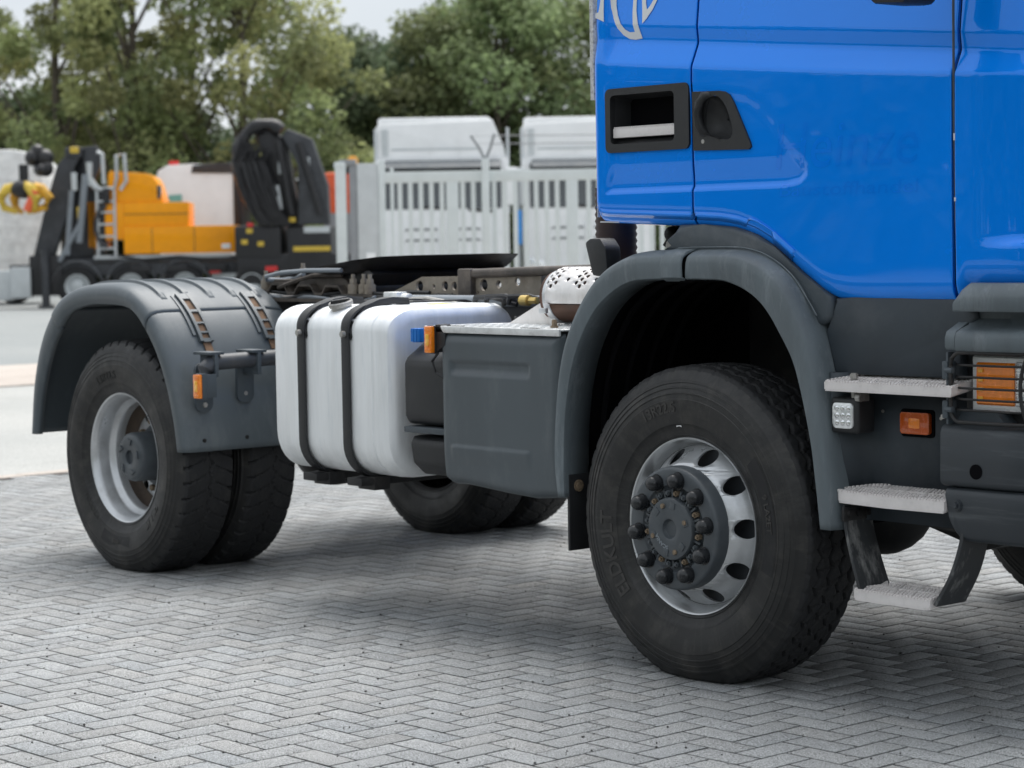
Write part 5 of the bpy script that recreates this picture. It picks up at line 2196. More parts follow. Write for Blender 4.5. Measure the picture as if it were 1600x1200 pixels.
m.build('bumper_hole_disc', GAP, bp_)  # solid black disc painted for the shade inside a hole
m = MB()
m.cyl((4.928, .006, .692), .019, .012, 'y', 20, bev=.003)
m.cyl((4.928, -.002, .692), .010, .012, 'y', 6, bev=.002)
m.build('bumper_bolt', BUMP, bp_)
m = MB()
m.prism([(4.905, .945), (4.93, .985), (5.06, .985), (5.09, .945)], .03, .12, bev=.006)
m.build('bumper_top_plate', SKIRT, bp_)
# ------------------------------------------------------------------ the yard behind: fence, lorries, cranes, trees
# a horizontal frame: u to the right, d away, from the spot below the camera
FX, FY = math.cos(YAW), math.sin(YAW)
RX, RY = FY, -FX
FACE = math.atan2(RY, RX)          # local +x along u, local +y away


def yard(u, d, z=0.0):
    return (CAM.x + FX * d + RX * u, CAM.y + FY * d + RY * u, z)


def at_yard(name, u, d, turn=0.0):
    return empty(name, yard(u, d), FACE + R(turn))


def wheel_part(parent, x, y, r, w_=.36, rim_r=.30, nm='wheel'):
    g = empty(nm, (x, y, r + .005), parent=parent)
    m = MB()
    m.lathe([(rim_r, .02), (rim_r + .05, 0), (r - .06, -.01), (r - .01, .03), (r, .07), (r, w_ - .07), (r - .02, w_ - .02), (rim_r, w_)], 36)
    m.build('tyre', TREAD, g, angle=40)
    m = MB()
    m.lathe([(rim_r + .01, .0), (rim_r - .02, .01), (rim_r - .05, .09), (.17, .13), (.16, .06), (.12, .03), (.001, .03)], 30)
    m.build('rim', SILVERP, g, angle=40)
    return g


def half_guard(parent, x, y, zc, r, w_, a0=12, a1=168, m_=None, nm='mudguard'):
    m = MB()
    rg = []
    for k in range(19):
        a = R(a0 + (a1 - a0) * k / 18)
        c, s_ = math.cos(a), math.sin(a)
        rg.append([(x + r * c, y + .03, zc + r * s_ - .05), (x + r * c, y, zc + r * s_ - .02), (x + r * c, y + .04, zc + r * s_), (x + r * c, y + w_, zc + r * s_), (x + (r - .03) * c, y + w_, zc + (r - .03) * s_), (x + (r - .03) * c, y + .05, zc + (r - .03) * s_ - .02)])
    m.loft(rg, closed_ring=True, caps=True)
    return m.build(nm, m_ or GREYMUD, parent, angle=50)


GREYMUD = simple('mid_grey_mudguard', (0.19, 0.20, 0.215), 0.5)

# ---- orange truck with a loading crane, seen from its side
ot = at_yard('crane_truck', -9.48, 57, 4)
tag(ot, 'orange truck with three wheels in a row and a charcoal loading crane at one end', 'truck')
m = MB()
m.box(-3.0, 4.0, .10, .9, .78, 1.08, bev=.02)
m.box(-2.4, 3.4, .05, .2, 1.10, 1.19, bev=.01)
m.build('chassis', CRANE, ot)
m = MB()
m.box(-.9, 2.5, .0, .12, 1.19, 1.27, bev=.01)
m.build('pale_side_rail', SILVERP, ot)
for x in (-1.33, 0, 1.34):
    wheel_part(ot, x, 0, .51)
    half_guard(ot, x, -.02, .53, .64, .62)
m = MB()
m.box(-.14, 2.64, -.05, 2.3, 1.30, 1.98, bev=.02)
m.build('side_board', ORANGE, ot)
for z in (2.28,):
    m = MB()
    m.box(-.13, 1.46, -.012, .004, z, z + .018, bev=.004)
    m.build('locker_seam', CRANE, ot)
for x in (.55, 1.6):
    m = MB()
    m.box(x, x + .016, -.06, -.045, 1.33, 1.95, bev=.003)
    m.build('board_seam', CRANE, ot)
m = MB()
m.box(2.28, 2.50, -.062, -.045, 1.40, 1.52, bev=.004)
m.build('white_label', WHITE, ot)
m = MB()
for x in (.0, .9, 1.9):
    m.box(x, x + .5, -.03, .3, .84, 1.02, bev=.03)
stuff(m.build('frame_boxes', CRANEB, ot))
m = MB()
m.tube([(-.5, -.02, 1.3), (.3, -.03, 1.16), (1.2, -.02, 1.22), (2.2, -.03, 1.12)], .03, 6)
m.build('air_hose', CRANEB, ot)
m = MB()
m.box(-.60, -.14, .0, 2.0, 1.66, 2.58, bev=.02)
m.box(-.14, 1.47, .0, 2.2, 1.98, 2.58, bev=.02)
m.build('locker', ORANGE, ot)
m = MB()
m.prism([(-.50, 2.58), (-.50, 3.30), (-.44, 3.37), (.45, 3.30), (.62, 3.22), (.72, 3.05), (.84, 2.62), (.84, 2.58)], .05, 2.2, bev=.03)
m.build('cab_body', ORANGE, ot, angle=40)
m = MB()
m.box(.70, .80, .04, .3, 2.66, 3.0, bev=.02)
m.build('side_window', GLASS, ot)
m = MB()
m.box(-.62, -.46, -.10, .3, 2.55, 2.95, bev=.02)
m.box(-.78, -.60, .0, .5, 1.3, 2.95, bev=.02)
m.build('exhaust_box', CRANEB, ot)
m = MB()
m.box(-1.10, -.62, .5, 1.6, 1.45, 2.65, bev=.03)
m.build('rear_panel', ORANGE, ot)
for x in (2.10, 3.55):
    m = MB()
    m.box(x - .14, x + .14, -.02, .06, .78, .93, bev=.02)
    m.build('tail_lamp', RED, ot)
m = MB()
m.box(2.0, 4.0, .12, .6, .62, .80, bev=.03)
m.box(3.38, 3.85, -.04, .05, .62, .76, bev=.02)
m.build('rear_beam', SILVERP, ot)
m = MB()
m.box(-2.95, -2.46, -.15, .5, .25, 1.02, bev=.03)
m.box(-3.7, -2.95, -.05, .5, .20, .95, bev=.03)
m.build('silver_locker', SILVERP, ot)
m = MB()
m.tube([(-2.08, -.2, .02), (-2.08, -.2, 1.45)], .10, 12)
m.cyl((-2.08, -.2, .04), .2, .06, 'z', 16)
m.build('stabiliser_leg', CRANE, ot)
m = MB()
m.box(-2.5, -1.7, .0, .5, .30, 1.3, bev=.04)
m.build('pump_box', CRANEB, ot)
# the crane: a folded stack of beams on a column
cr = empty('crane', parent=ot)
m = MB()
m.prism([(-2.45, 1.10), (-1.95, 1.10), (-1.55, 2.3), (-1.35, 3.5), (-1.05, 3.95), (-1.32, 4.02), (-1.75, 3.55), (-2.05, 2.6)], .1, .55, bev=.03)
m.build('inner_beam', CRANE, cr)
m = MB()
m.prism([(-1.75, 1.0), (-.95, 1.0), (-.85, 2.9), (-.95, 3.7), (-1.15, 4.0), (-1.40, 3.7), (-1.5, 2.4)], .5, .95, bev=.03)
m.build('column', CRANE, cr)
m = MB()
m.prism([(-1.10, 3.98), (-.80, 4.02), (-.62, 3.85), (-.70, 3.45), (-.95, 2.9), (-1.1, 3.4)], .15, .45, bev=.03)
m.box(-1.55, -1.12, .05, .4, 3.72, 3.98, bev=.04, M=Matrix.Translation((0, 0, 0)))
m.build('boom_head', CRANE, cr)
m = MB()
m.tube([(-1.25, .0, 1.6), (-1.05, .0, 3.3)], .09, 12)
m.tube([(-1.55, -.02, 1.3), (-1.40, -.02, 2.9)], .07, 12)
m.tube([(-1.75, -.05, 1.15), (-1.2, -.05, 2.1)], .06, 12)
m.build('cylinder', PIPEG, cr)
m = MB()
for k in range(9):
    m.sphere((-2.25 + rng.uniform(-.2, .25), .1 + rng.uniform(0, .3), 3.65 + rng.uniform(-.28, .25)), rng.uniform(.12, .22), seg=10)
m.build('hose_reel', BUNDLE, cr)
m = MB()
m.box(-1.42, -1.20, .02, .12, 3.83, 3.99, bev=.03)
m.build('yellow_cap', YSTRIPE, cr)
m = MB()
m.box(-1.28, -1.18, -.03, .02, 2.2, 2.5, bev=.01)
m.build('amber_plate', YSTRIPE, cr)
m = MB()
m.box(-1.40, -1.26, -.03, .02, 2.9, 3.35, bev=.01)
m.build('pale_plate', SILVERP, cr)
m = MB()
m.tube([(-.98, .0, 3.35), (-.95, .0, 3.05), (-.7, .0, 2.93), (-.35, 0, 2.95), (-.28, 0, 3.2), (-.28, .0, 3.75), (-.08, .0, 3.80), (-.05, 0, 3.1), (-.2, 0, 2.9)], .05, 8)
m.tube([(-.75, .0, 3.85), (-.62, .0, 3.8), (-.60, .0, 3.05)], .05, 8)
m.tube([(-.95, .0, 3.6), (-.95, .0, 3.2), (-.78, 0, 2.95)], .08, 8)
m.build('guard_rail', SILVERP, cr)
m = MB()
for x in (-.78, -.35):
    m.tube([(x, -.03, 1.25), (x, -.03, 2.9)], .038, 8)
for z in (1.45, 1.75, 2.05, 2.35, 2.62):
    m.tube([(-.78, -.03, z), (-.35, -.03, z)], .03, 8)
m.build('ladder', SILVERP, cr)
m = MB()
pts = [(-.55 + .28 * math.cos(R(a)), -.06, 2.0 + .5 * math.sin(R(a))) for a in range(90, 290, 20)]
m.tube(pts, .05, 8)
m.build('hose', CRANE, cr)
# grapple hanging from the crane
gp = at_yard('grapple', -11.95, 56.4, 4)
tag(gp, 'yellow and orange clamshell grapple hanging in front of the white lorry at the crane', 'grapple')
for k in range(5):
    m = MB()
    a = -60 + k * 60
    pts = [(.10 * math.cos(R(a)), .15 * math.sin(R(a)), 3.05), (.42 * math.cos(R(a)), .35 * math.sin(R(a)), 2.95), (.60 * math.cos(R(a)), .4 * math.sin(R(a)), 2.72), (.50 * math.cos(R(a)), .35 * math.sin(R(a)), 2.50), (.18 * math.cos(R(a)), .12 * math.sin(R(a)), 2.38)]
    m.tube(pts, [.10, .14, .13, .10, .06], 8)
    m.build('claw', WOODY if k % 2 else YSTRIPE, gp, angle=50)
m = MB()
m.sphere((0, 0, 2.95), .30, (1.15, 1, .8), 14)
m.cyl((0, 0, 3.3), .12, .5, 'z', 12)
m.build('grapple_head', CRANEB, gp)
m = MB()
m.tube([(.1, -.35, 2.4), (.32, -.35, 2.9)], .10, 10)
m.build('ram', ORANGE_RED, gp)

# ---- white lorry at the left edge
wl_ = at_yard('white_lorry', -14.2, 61, 0)
tag(wl_, 'white box lorry with a rounded roof corner behind the grapple at the left edge', 'lorry')
m = MB()
m.prism([(-4, .9), (1.75, .9), (1.78, 3.3), (1.70, 3.75), (1.45, 4.02), (1.0, 4.12), (-4, 4.14)], 0, 2.4, bev=.06)
m.build('body', OFFWHITE, wl_, angle=40)
for k in range(6):
    m = MB()
    m.box(-3.9, 1.72, -.015, .01, 1.2 + k * .42, 1.225 + k * .42, bev=.004)
    m.build('side_moulding', OFFWHITE, wl_)
for x in (-2.2, .9):
    wheel_part(wl_, x, .05, .5)
m = MB()
m.box(-4, 1.7, .2, 2.2, .55, .9, bev=.03)
m.build('chassis', CRANE, wl_)

# ---- white cab in the middle, beyond the orange truck
wc = at_yard('white_cab_truck', -8.35, 62, 0)
tag(wc, 'white truck cab with a dark roof visor behind the orange side board', 'truck')
m = MB()
m.prism([(-1.15, 1.2), (-1.15, 2.3), (-1.12, 2.55), (-.98, 3.0), (-1.22, 3.30), (-1.15, 3.52), (-.9, 3.66), (-.2, 3.70), (.65, 3.62), (.95, 3.5), (.95, 1.2)], 0, 2.4, bev=.05)
m.build('cab_body', WHITE, wc, angle=40)
m = MB()
m.prism([(-.98, 2.50), (-.88, 2.85), (-.52, 2.88), (-.50, 2.50)], -.02, .03, bev=.01)
m.build('side_window', TEAL, wc)
m = MB()
m.prism([(-.25, 3.45), (-.2, 3.66), (.60, 3.72), (.98, 3.70), (.98, 3.42)], -.05, 2.3, bev=.03)
m.build('roof_visor', CRANE, wc)
m = MB()
m.box(.88, 1.10, -.04, 2.2, 1.5, 3.5, bev=.04)
m.build('rear_fairing', CRANEB, wc)
m = MB()
m.box(.30, .80, -.012, .01, 1.5, 1.95, bev=.006)
m.build('flap', SILVERP, wc)
m = MB()
m.cyl((-.78, .5, 3.72), .14, .16, 'z', 14, bev=.02)
m.build('beacon', RED, wc)
for x in (-.6,):
    wheel_part(wc, x, .05, .5)
m = MB()
m.box(-1.1, 3.5, .2, 2.2, .7, 1.2, bev=.03)
m.build('chassis', CRANE, wc)

# ---- black loading crane truck right of it
bc_ = at_yard('black_crane_truck', -5.65, 56, -3)
tag(bc_, 'black truck with a folded black loading crane wrapped in hoses beside the gate post', 'truck')
m = MB()
m.box(-1.05, 2.3, .0, 2.2, .5, 1.25, bev=.05)
m.box(-1.1, .05, -.03, 2.2, 1.15, 1.95, bev=.06)
m.box(.2, 1.30, -.02, 2.2, .4, 1.9, bev=.05)
m.build('body', CRANEB, bc_)
m = MB()
m.box(.35, 1.26, -.05, -.01, 1.30, 1.42, bev=.01)
m.build('yellow_stripe', YSTRIPE, bc_)
m = MB()
m.box(.62, 1.26, -.05, -.01, 1.75, 1.90, bev=.01)
m.build('pale_stripe', SILVERP, bc_)
for x, z in ((-.72, 1.82), (-.85, 1.55), (-.45, 1.5), (.34, 2.08)):
    m = MB()
    m.box(x - .08, x + .08, -.06, .0, z - .06, z + .06, bev=.02)
    m.build('label_plate', YSTRIPE, bc_)
m = MB()
m.box(-.78, -.62, -.07, -.01, 1.92, 2.02, bev=.02)
m.build('tail_lamp', RED, bc_)
m = MB()
m.box(-.35, -.05, -.07, .0, .82, .95, bev=.02)
m.build('tail_lamp', RED, bc_)
m = MB()
m.prism([(-.10, 1.9), (.55, 1.9), (.35, 3.0), (.20, 4.05), (-.25, 4.35), (-.55, 4.2), (-.35, 3.6)], .2, .6, bev=.04)
m.build('inner_beam', CRANEB, bc_)
m = MB()
m.prism([(.45, 1.95), (1.25, 1.95), (1.22, 2.9), (.85, 4.05), (.25, 4.30), (.1, 4.1), (.55, 3.4)], .0, .4, bev=.04)
m.build('outer_beam', CRANE, bc_)
m = MB()
m.tube([(1.05, -.08, 2.2), (.55, -.08, 3.95)], .09, 10)
m.tube([(.35, -.1, 2.2), (.05, -.1, 4.0)], .08, 10)
m.build('ram', CRANEB, bc_)
m = MB()
m.box(.58, .76, -.03, .02, 2.25, 2.85, bev=.02, M=Matrix.Rotation(R(-8), 4, 'Y') @ Matrix.Translation((-.32, 0, .05)))
m.build('white_mark', SILVERP, bc_)
m = MB()
m.box(.68, .80, -.03, .02, 3.2, 3.6, bev=.02)
m.build('white_mark', SILVERP, bc_)
m = MB()
m.box(-.02, .10, .15, .21, 3.2, 3.5, bev=.02)
m.build('white_mark', SILVERP, bc_)
bm_b = MB()
t = bmesh.new()
bmesh.ops.create_icosphere(t, subdivisions=5, radius=1)
from mathutils import noise as mnoise
for v in t.verts:
    p = v.co.copy()
    q = 1 + .16 * mnoise.noise(p * 2.2) + .10 * mnoise.noise(p * 5.5) + .05 * mnoise.noise(p * 12)
    v.co = Vector((p.x * .46 * q, p.y * .34 * q, p.z * 1.05 * q))
bm_b._add(t, Matrix.Translation((-.55, .1, 2.95)) @ Matrix.Rotation(R(-24), 4, 'Y'))
bm_b.build('hose_bundle', BUNDLE, bc_, angle=80)
for k in range(9):
    m = MB()
    x0_ = -.98 + .09 * k
    m.tube([(x0_ + .1, -.18, 4.05 - .03 * k), (x0_ - .05 + rng.uniform(-.05, .05), -.24, 3.5), (x0_ + .12 + rng.uniform(-.05, .05), -.26, 2.9), (x0_ + .35 + rng.uniform(-.05, .05), -.22, 2.3), (x0_ + .55, -.12, 1.95)], .045, 7)
    m.build('hose', BUNDLE, bc_)
m = MB()
arc_ = smooth_curve([(-.98, 3.3), (-.92, 3.9), (-.62, 4.32), (-.2, 4.42), (.1, 4.25)], 14)
m.tube([(p[0], .1, p[1]) for p in arc_], [.16 + .03 * math.sin(k * 1.7) for k in range(14)], 10)
m.build('folded_boom_tip', CRANEB, bc_, angle=60)
for x in (-.7, .7):
    wheel_part(bc_, x, -.02, .48)

# ---- red lorry hidden behind the gate, its beacon and orange corners show
rl = at_yard('orange_red_lorry', -4.0, 64, 0)
tag(rl, 'orange red lorry with an amber beacon, mostly hidden behind the gate post', 'lorry')
m = MB()
m.box(-1.25, .55, 0, 2.3, 2.3, 3.45, bev=.10)
m.build('cab_body', ORANGE_RED, rl)
m = MB()
m.box(-1.2, .55, .02, 2.3, .5, 2.35, bev=.05)
m.build('lower_body', GATEG, rl)
m = MB()
m.box(-.75, .0, -.03, .5, 3.42, 3.62, bev=.03)
m.build('beacon_base', CRANEB, rl)
m = MB()
m.cyl((-.36, .15, 3.76), .15, .28, 'z', 14, bev=.05)
m.build('amber_beacon', AMBERL, rl)
m = MB()
m.prism([(-1.35, 3.42), (-.75, 3.42), (-.85, 2.9)], -.06, -.02)
m.prism([(-.05, 3.25), (.40, 3.72), (.42, 3.25)], -.06, -.02)
m.build('orange_corner', ORANGE_RED, rl)
wheel_part(rl, -.4, .0, .5)

# ---- gate and fence of grey bars
gt = at_yard('gate', -2.0, 34, 0)
tag(gt, 'grey yard gate with thick posts and a sheet metal end beside the bar fence', 'gate')
P34 = 1 / 104.7
m = MB()
m.box(-.58, -.42, 0, .16, 0, 2.70, bev=.02)
m.cyl((-.50, .08, 2.66), .10, .10, 'z', 14, bev=.02)
m.build('pale_post', FENCEM, gt)
m = MB()
m.box(-.375, -.26, .05, .2, 0, 2.66, bev=.01)
m.box(-.52, -.27, .02, .2, 2.66, 2.74, bev=.01)
m.build('dark_post', GATEG, gt)
m = MB()
m.box(-.255, .06, .03, .12, .05, 2.68, bev=.01)
m.build('gate_leaf', SILVERP, gt)
m = MB()
m.box(-.14, .0, -.0, .03, .9, 1.35, bev=.01)
m.build('lock_box', WHITE, gt)
fn = at_yard('bar_fence', .0, 34, 0)
tag(fn, 'pale grey steel bar fence with a forked post before the white cabs', 'fence')
for x in (-1.88, -1.75, -.0):
    pass
m = MB()
m.box(-1.93, -1.84, 0, .09, 0, 2.72, bev=.008)
m.build('fence_post', FENCEM, fn)
m = MB()
m.box(-1.76, -1.71, 0, .06, 0, 2.60, bev=.008)
m.build('fence_post', FENCEM, fn)
for x in (-.84, .94, 2.7, 4.4, 6.1):
    m = MB()
    m.box(x - .09, x + .09, .0, .07, 0, 2.40, bev=.008)
    m.build('panel_post', FENCEM, fn)
m = MB()
m.box(-1.84, 6.5, -.004, .064, 2.38, 2.545, bev=.008)
m.build('top_rail', FENCEM, fn)
m = MB()
m.box(-1.84, 6.5, .0, .06, .14, .24, bev=.008)
m.build('bottom_rail', FENCEM, fn)
bar_me = None
nb = 0
x = -1.62
while x < 6.4:
    if min(abs(x - q) for q in (-.84, .94, 2.7, 4.4, 6.1)) > .13:
        if bar_me is None:
            m = MB()
            m.box(-.034, .034, .006, .054, .235, 2.385, bev=.004, seg=1)
            o = m.build('fence_bar', FENCEM, fn)
            bar_me = o.data
        else:
            o = link('fence_bar', bar_me, fn)
        o.location = (x, 0, 0)
        nb += 1
    x += .156
m = MB()
m.box(-.395, -.285, -.12, -.01, 0, 2.72, bev=.01)
m.build('barbed_wire_post', FENCEM, fn)
m = MB()
m.tube([(-.345, -.06, 2.70), (-.43, -.06, 2.88), (-.55, -.06, 3.06)], .022, 8)
m.tube([(-.335, -.06, 2.70), (-.26, -.06, 2.88), (-.20, -.06, 3.08)], .022, 8)
m.build('forked_arm', GATEG, fn)
m = MB()
for dx, z in ((-.55, 3.05), (-.47, 2.94), (-.21, 3.06), (-.27, 2.93)):
    m.tube([(dx, -.06, z), (dx + 3, -.06, z - .02), (dx + 6.5, -.06, z)], .004, 4)
m.build('barbed_wire', GATEG, fn)


# ---- two white truck cabs facing the camera behind the fence
def white_front(name, u, d, turn, label):
    t_ = at_yard(name, u, d, turn)
    tag(t_, label, 'truck', 'white truck cabs behind the fence')
    H = 3.82
    m = MB()
    m.prism([(.10, .9), (.0, 1.3), (.0, 2.05), (.16, 2.98), (.16, 3.05), (2.1, 3.05), (2.1, .9)], -1.24, 1.24, 'x', bev=.06)
    m.build('cab_body', WHITE, t_, angle=40)
    m = MB()
    m.prism([(-1.22, 3.02), (-1.24, 3.62), (-1.18, 3.70), (.95, 3.76), (1.02, 3.60), (1.16, 3.25), (1.22, 3.02)], .35, 2.0, bev=.05)
    m.prism([(-1.20, 3.60), (-1.20, 3.78), (-1.14, H), (.86, H), (.92, 3.78), (.92, 3.60)], .45, 2.0, bev=.04)
    m.build('high_roof', WHITE, t_, angle=40)
    m = MB()
    m.box(-.95, .75, .325, .36, 3.20, 3.24, bev=.01)
    m.box(-1.12, -1.0, .325, .36, 3.1, 3.6, bev=.01)
    m.build('roof_seam', SILVERP, t_)
    m = MB()
    m.prism([(-.16, 2.86), (-.02, 2.96), (.20, 3.02), (.22, 2.90)], -1.06, 1.10, 'x', bev=.02)
    m.build('sun_visor', GREY, t_)
    m = MB()
    m.prism([(-.006, 2.10), (-.012, 2.10), (.128, 2.93), (.140, 2.93)], -1.10, 1.10, 'x')
    m.build('windscreen', GLASSB, t_)
    m = MB()
    for sx in (-.55, .35):
        m.box(sx, sx + .5, -.03, .0, 2.08, 2.13, bev=.01, M=Matrix.Rotation(R(4), 4, 'Y'))
    m.build('wiper', CRANEB, t_)
    for z in (1.50, 1.70):
        for sx in (-1, 1):
            m = MB()
            m.prism([(sx * .10, z), (sx * .72, z), (sx * .66, z + .045), (sx * .10, z + .045)], -.02, .01, bev=.006)
            m.build('grille_slot', GRILLE, t_)
    m = MB()
    m.box(-.06, .06, -.045, .01, 1.1, 1.95, bev=.02)
    m.build('grille_bar', WHITE, t_)
    for sx in (-1, 1):
        m = MB()
        m.prism([(sx * .80, .92), (sx * 1.20, .95), (sx * 1.22, 1.18), (sx * .86, 1.12)], -.03, .03, bev=.01)
        m.build('headlamp', CHROME, t_)
        m = MB()
        m.box(sx * 1.30 - .12, sx * 1.30 + .12, -.12, .10, 2.15, 2.85, bev=.05)
        m.build('mirror', WHITE if sx > 0 else SILVERP, t_)
        m = MB()
        m.box(sx * 1.235 - .03, sx * 1.235 + .03, .3, .5, 2.0, 3.6, bev=.01)
        m.build('corner_deflector', SILVERP, t_)
        wheel = empty('wheel', (sx * 1.15, .95, .5), PI / 2, parent=t_)
        m = MB()
        m.cyl((0, .0, 0), .49, .34, 'y', 28, bev=.04)
        m.build('tyre', TREAD, wheel)
    m = MB()
    m.box(-1.24, 1.24, -.10, .4, .38, .90, bev=.06)
    m.build('bumper', WHITE, t_)
    m = MB()
    m.box(-.5, .5, -.108, -.09, .46, .60, bev=.004)
    m.box(-.9, .9, -.105, -.09, .66, .80, bev=.01)
    m.build('bumper_slot', GRILLE, t_)
    return t_


GLASSB = simple('pale_reflecting_windscreen', (0.05, 0.06, 0.065), 0.08, coat=1.0, rvar=.02)
GRILLE = simple('dark_grille', (0.24, 0.25, 0.255), 0.5)
white_front('white_truck', -1.24, 42.5, 0, 'white high roof truck cab behind the forked fence post, fully in view')
white_front('white_truck', 1.50, 43.0, 0, 'white high roof truck cab partly hidden by the blue cab')
bb = at_yard('blue_board', .17, 40, 0)
m = MB()
m.box(-.055, .055, 0, .05, 1.42, 2.02, bev=.008)
m.build('board', BRIGHTBLUE, bb)
m = MB()
m.box(-.03, .03, .05, .09, 0, 2.6, bev=.006)
m.build('pole', GATEG, bb)
tag(bb, 'narrow blue upright board on a pole between the two white cabs', 'sign')

# ---- trees: a tapered trunk with limbs and a crown of many leaf faces in clumps
def leaf_mat(name, c, var=.4):
    m = bpy.data.materials.new(name)
    m.use_nodes = True
    t = m.node_tree
    b = t.nodes['Principled BSDF']
    at = t.nodes.new('ShaderNodeAttribute')
    at.attribute_name = 'tint'
    mm = t.nodes.new('ShaderNodeMixRGB')
    mm.blend_type = 'MULTIPLY'
    mm.inputs[0].default_value = 1
    mm.inputs[1].default_value = (*c, 1)
    t.links.new(at.outputs['Color'], mm.inputs[2])
    t.links.new(mm.outputs[0], b.inputs['Base Color'])
    b.inputs['Roughness'].default_value = .6
    b.inputs['Specular IOR Level'].default_value = .25
    tr = t.nodes.new('ShaderNodeBsdfTranslucent')
    t.links.new(mm.outputs[0], tr.inputs['Color'])
    ms = t.nodes.new('ShaderNodeMixShader')
    ms.inputs[0].default_value = .45
    t.links.new(b.outputs[0], ms.inputs[1])
    t.links.new(tr.outputs[0], ms.inputs[2])
    t.links.new(ms.outputs[0], t.nodes['Material Output'].inputs[0])
    return m


LEAF_OLIVE = leaf_mat('olive_leaves', (0.30, 0.325, 0.165))
LEAF_DARK = leaf_mat('dark_leaves', (0.165, 0.215, 0.14))
LEAF_MID = leaf_mat('mid_green_leaves', (0.235, 0.28, 0.15))


def leaf_cloud(name, centers, radii, n, size, m_, parent, seed, flat=.8):
    rs = np.random.RandomState(seed)
    w_ = np.array(radii) ** 2
    idx = rs.choice(len(centers), n, p=w_ / w_.sum())
    C = np.array(centers)[idx]
    Rr = np.array(radii)[idx]
    dirs = rs.normal(size=(n, 3))
    dirs /= np.linalg.norm(dirs, axis=1)[:, None]
    rad = rs.uniform(0.25, 1.05, n) ** .6
    P = C + dirs * (Rr * rad)[:, None] * np.array([1, 1, flat])
    nrm = dirs * .6 + rs.normal(size=(n, 3)) * .7 + np.array([0, 0, .45])
    nrm /= np.linalg.norm(nrm, axis=1)[:, None]
    a = np.cross(nrm, rs.normal(size=(n, 3)))
    a /= np.linalg.norm(a, axis=1)[:, None]
    b = np.cross(nrm, a)
    s_ = size * rs.uniform(.6, 1.4, n)
    a *= (s_ * .5)[:, None]
    b *= (s_ * .32)[:, None]
    V = np.stack([P - a, P + b, P + a, P - b], 1).reshape(-1, 3)
    F = np.arange(4 * n).reshape(-1, 4)
    o = np_mesh(name, V, F, m_, parent, smooth=False)
    clump = rs.uniform(.65, 1.35, len(centers))[idx]
    bri = clump * rs.uniform(.7, 1.3, n)
    warm = rs.uniform(.88, 1.10, len(centers))[idx]
    T = np.stack([bri * warm, bri, bri * .9, np.ones(n)], -1)
    set_tint(o.data, np.repeat(T, 4, 0))
    return o


def tree(name, u, d, h, rx, base, m_, label, seed, n=9000, nclump=40, size=.26, trunk_r=.22, narrow=1.0, gap=1.0, top_pow=1.0, group='trees behind the yard'):
    rs = np.random.RandomState(seed)
    t_ = at_yard(name, u, d, rs.uniform(0, 360))
    tag(t_, label, 'tree', group)
    m = MB()
    lean = rs.normal(0, .02, 2)
    tr = [(lean[0] * z + .10 * math.sin(z * .6 + seed), lean[1] * z + .10 * math.cos(z * .5 + seed), z) for z in np.linspace(0, h * .92, 12)]
    m.tube(tr, [trunk_r * (1 - .9 * k / 11) + .02 for k in range(12)], 8)
    cs_, rs_ = [], []
    for k in range(nclump):
        q = rs.uniform(0, 1)
        z = base + (h - base) * q
        prof = (math.sin(PI * min(1, (q * .86 + .14)) ** top_pow)) ** .6
        a = rs.uniform(0, 2 * PI)
        rr_ = rx * prof * math.sqrt(rs.uniform(.05, 1)) * narrow
        tp_ = np.array([np.interp(z, [p[2] for p in tr], [p[i] for p in tr]) for i in (0, 1)])
        c = (tp_[0] + rr_ * math.cos(a), tp_[1] + rr_ * math.sin(a), z)
        cs_.append(c)
        rs_.append(rs.uniform(.45, 1.0) * rx * .36 * gap)
        if k % 2 == 0:
            z0 = max(base * .6, z - rr_ * 1.1 - .8)
            s0 = tuple(np.interp(z0, [p[2] for p in tr], [p[i] for p in tr]) for i in (0, 1)) + (z0,)
            mid_ = tuple((s0[i] * .5 + c[i] * .5) + (0, 0, .25)[i] for i in range(3))
            m.tube([s0, mid_, c], [trunk_r * .35, trunk_r * .22, trunk_r * .08], 5)
    m.build('trunk', BARK, t_)
    leaf_cloud('crown', cs_, rs_, n, size, m_, t_, seed + 5)
    return t_


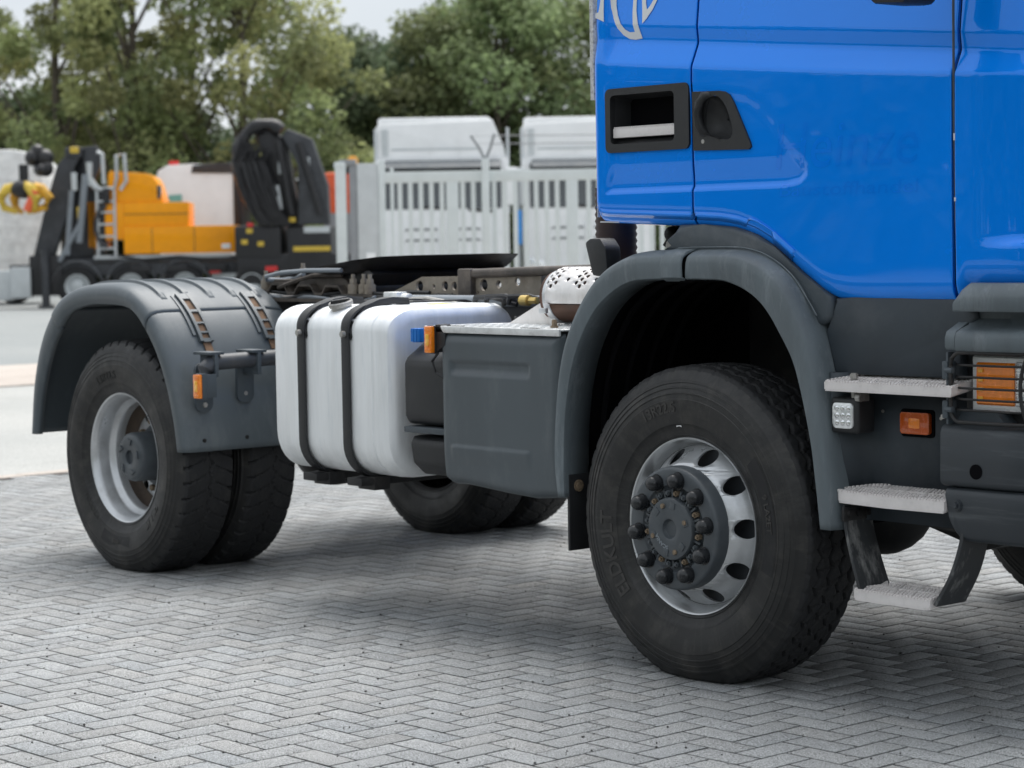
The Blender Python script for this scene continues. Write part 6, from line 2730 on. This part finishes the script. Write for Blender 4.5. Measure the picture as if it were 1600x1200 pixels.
px = lambda p, d: (p - 800) / 3560 * d
tree('willow_tree', px(95, 78), 78, 15.5, 4.6, 2.6, LEAF_OLIVE, 'tall thin olive tree with bare trunk and sky gaps, leftmost of the row', 3, n=12000, nclump=50, gap=.68, size=.23)
tree('willow_tree', px(222, 76), 76, 15.0, 3.8, 2.6, LEAF_OLIVE, 'tall olive tree with a dark upright trunk and sky gaps above the crane', 8, n=11000, nclump=46, gap=.68, size=.23)
tree('willow_tree', px(395, 77), 77, 12.6, 4.4, 1.0, LEAF_OLIVE, 'broad dense olive tree above the white truck cab and the black crane', 15, n=24000, nclump=80, gap=.95, size=.23)
tree('willow_tree', px(310, 82), 82, 14.5, 3.8, 1.2, LEAF_OLIVE, 'olive tree between the dark trunk and the broad dense tree', 17, n=12000, nclump=48, gap=.72, size=.23)
tree('willow_tree', px(-40, 80), 80, 15, 4.6, 1.2, LEAF_OLIVE, 'olive tree cut off by the left edge behind the white lorry', 23, n=12000, nclump=50, gap=.75, size=.23)
for k, (p, d, h, rx, sd_) in enumerate(((20, 84, 6.4, 4.0, 31), (120, 85, 7.0, 3.8, 32), (215, 86, 6.2, 3.6, 33), (300, 85, 6.0, 3.2, 34))):
    tree('bushy_tree', px(p, d), d, h, rx, .3, LEAF_DARK, ['low dark green tree behind the white lorry', 'low dark green tree behind the crane head', 'low dark green tree above the orange cab', 'low dark green tree behind the white cab with the visor'][k], sd_, n=14000, nclump=44, gap=1.1, size=.24, group='low dark trees')
for k, (p, d, h, rx, sd_, mt_) in enumerate(((535, 84, 9.0, 3.6, 41, LEAF_DARK), (620, 88, 9.0, 3.4, 42, LEAF_DARK), (690, 86, 10.0, 3.8, 43, LEAF_MID), (790, 84, 10.8, 4.0, 44, LEAF_MID), (880, 86, 10.2, 4.0, 45, LEAF_MID), (980, 86, 10.5, 4.0, 46, LEAF_MID))):
    tree('round_tree', px(p, d), d, h, rx, .4, mt_, ['dark green tree right of the broad olive tree, under the open sky', 'dark green tree behind the beacon, lower than its neighbours', 'mid green round tree above the left half of the wide white cab', 'mid green round tree above the right half of the wide white cab', 'mid green round tree above the gap between the white cabs', 'mid green tree behind the rear edge of the blue cab'][k], sd_, n=20000, nclump=64, gap=1.05, size=.24, group='round trees on the right')

# an unseen wood across the yard, shaped to darken the blue paint's reflections
cs_, rr_ = [], []
for k in range(300):
    cs_.append((-80 + (k % 150) * 1.0 + rng.uniform(-.6, .6), -44 + rng.uniform(-4, 4), rng.uniform(.2, 11.5) if k % 3 else rng.uniform(.2, 2.5)))
    rr_.append(rng.uniform(1.5, 2.8))
stuff(leaf_cloud('wood', cs_, rr_, 70000, 1.0, LEAF_DARK, None, 77), 'unseen wood along the other side of the yard, shaped for the paint reflections')
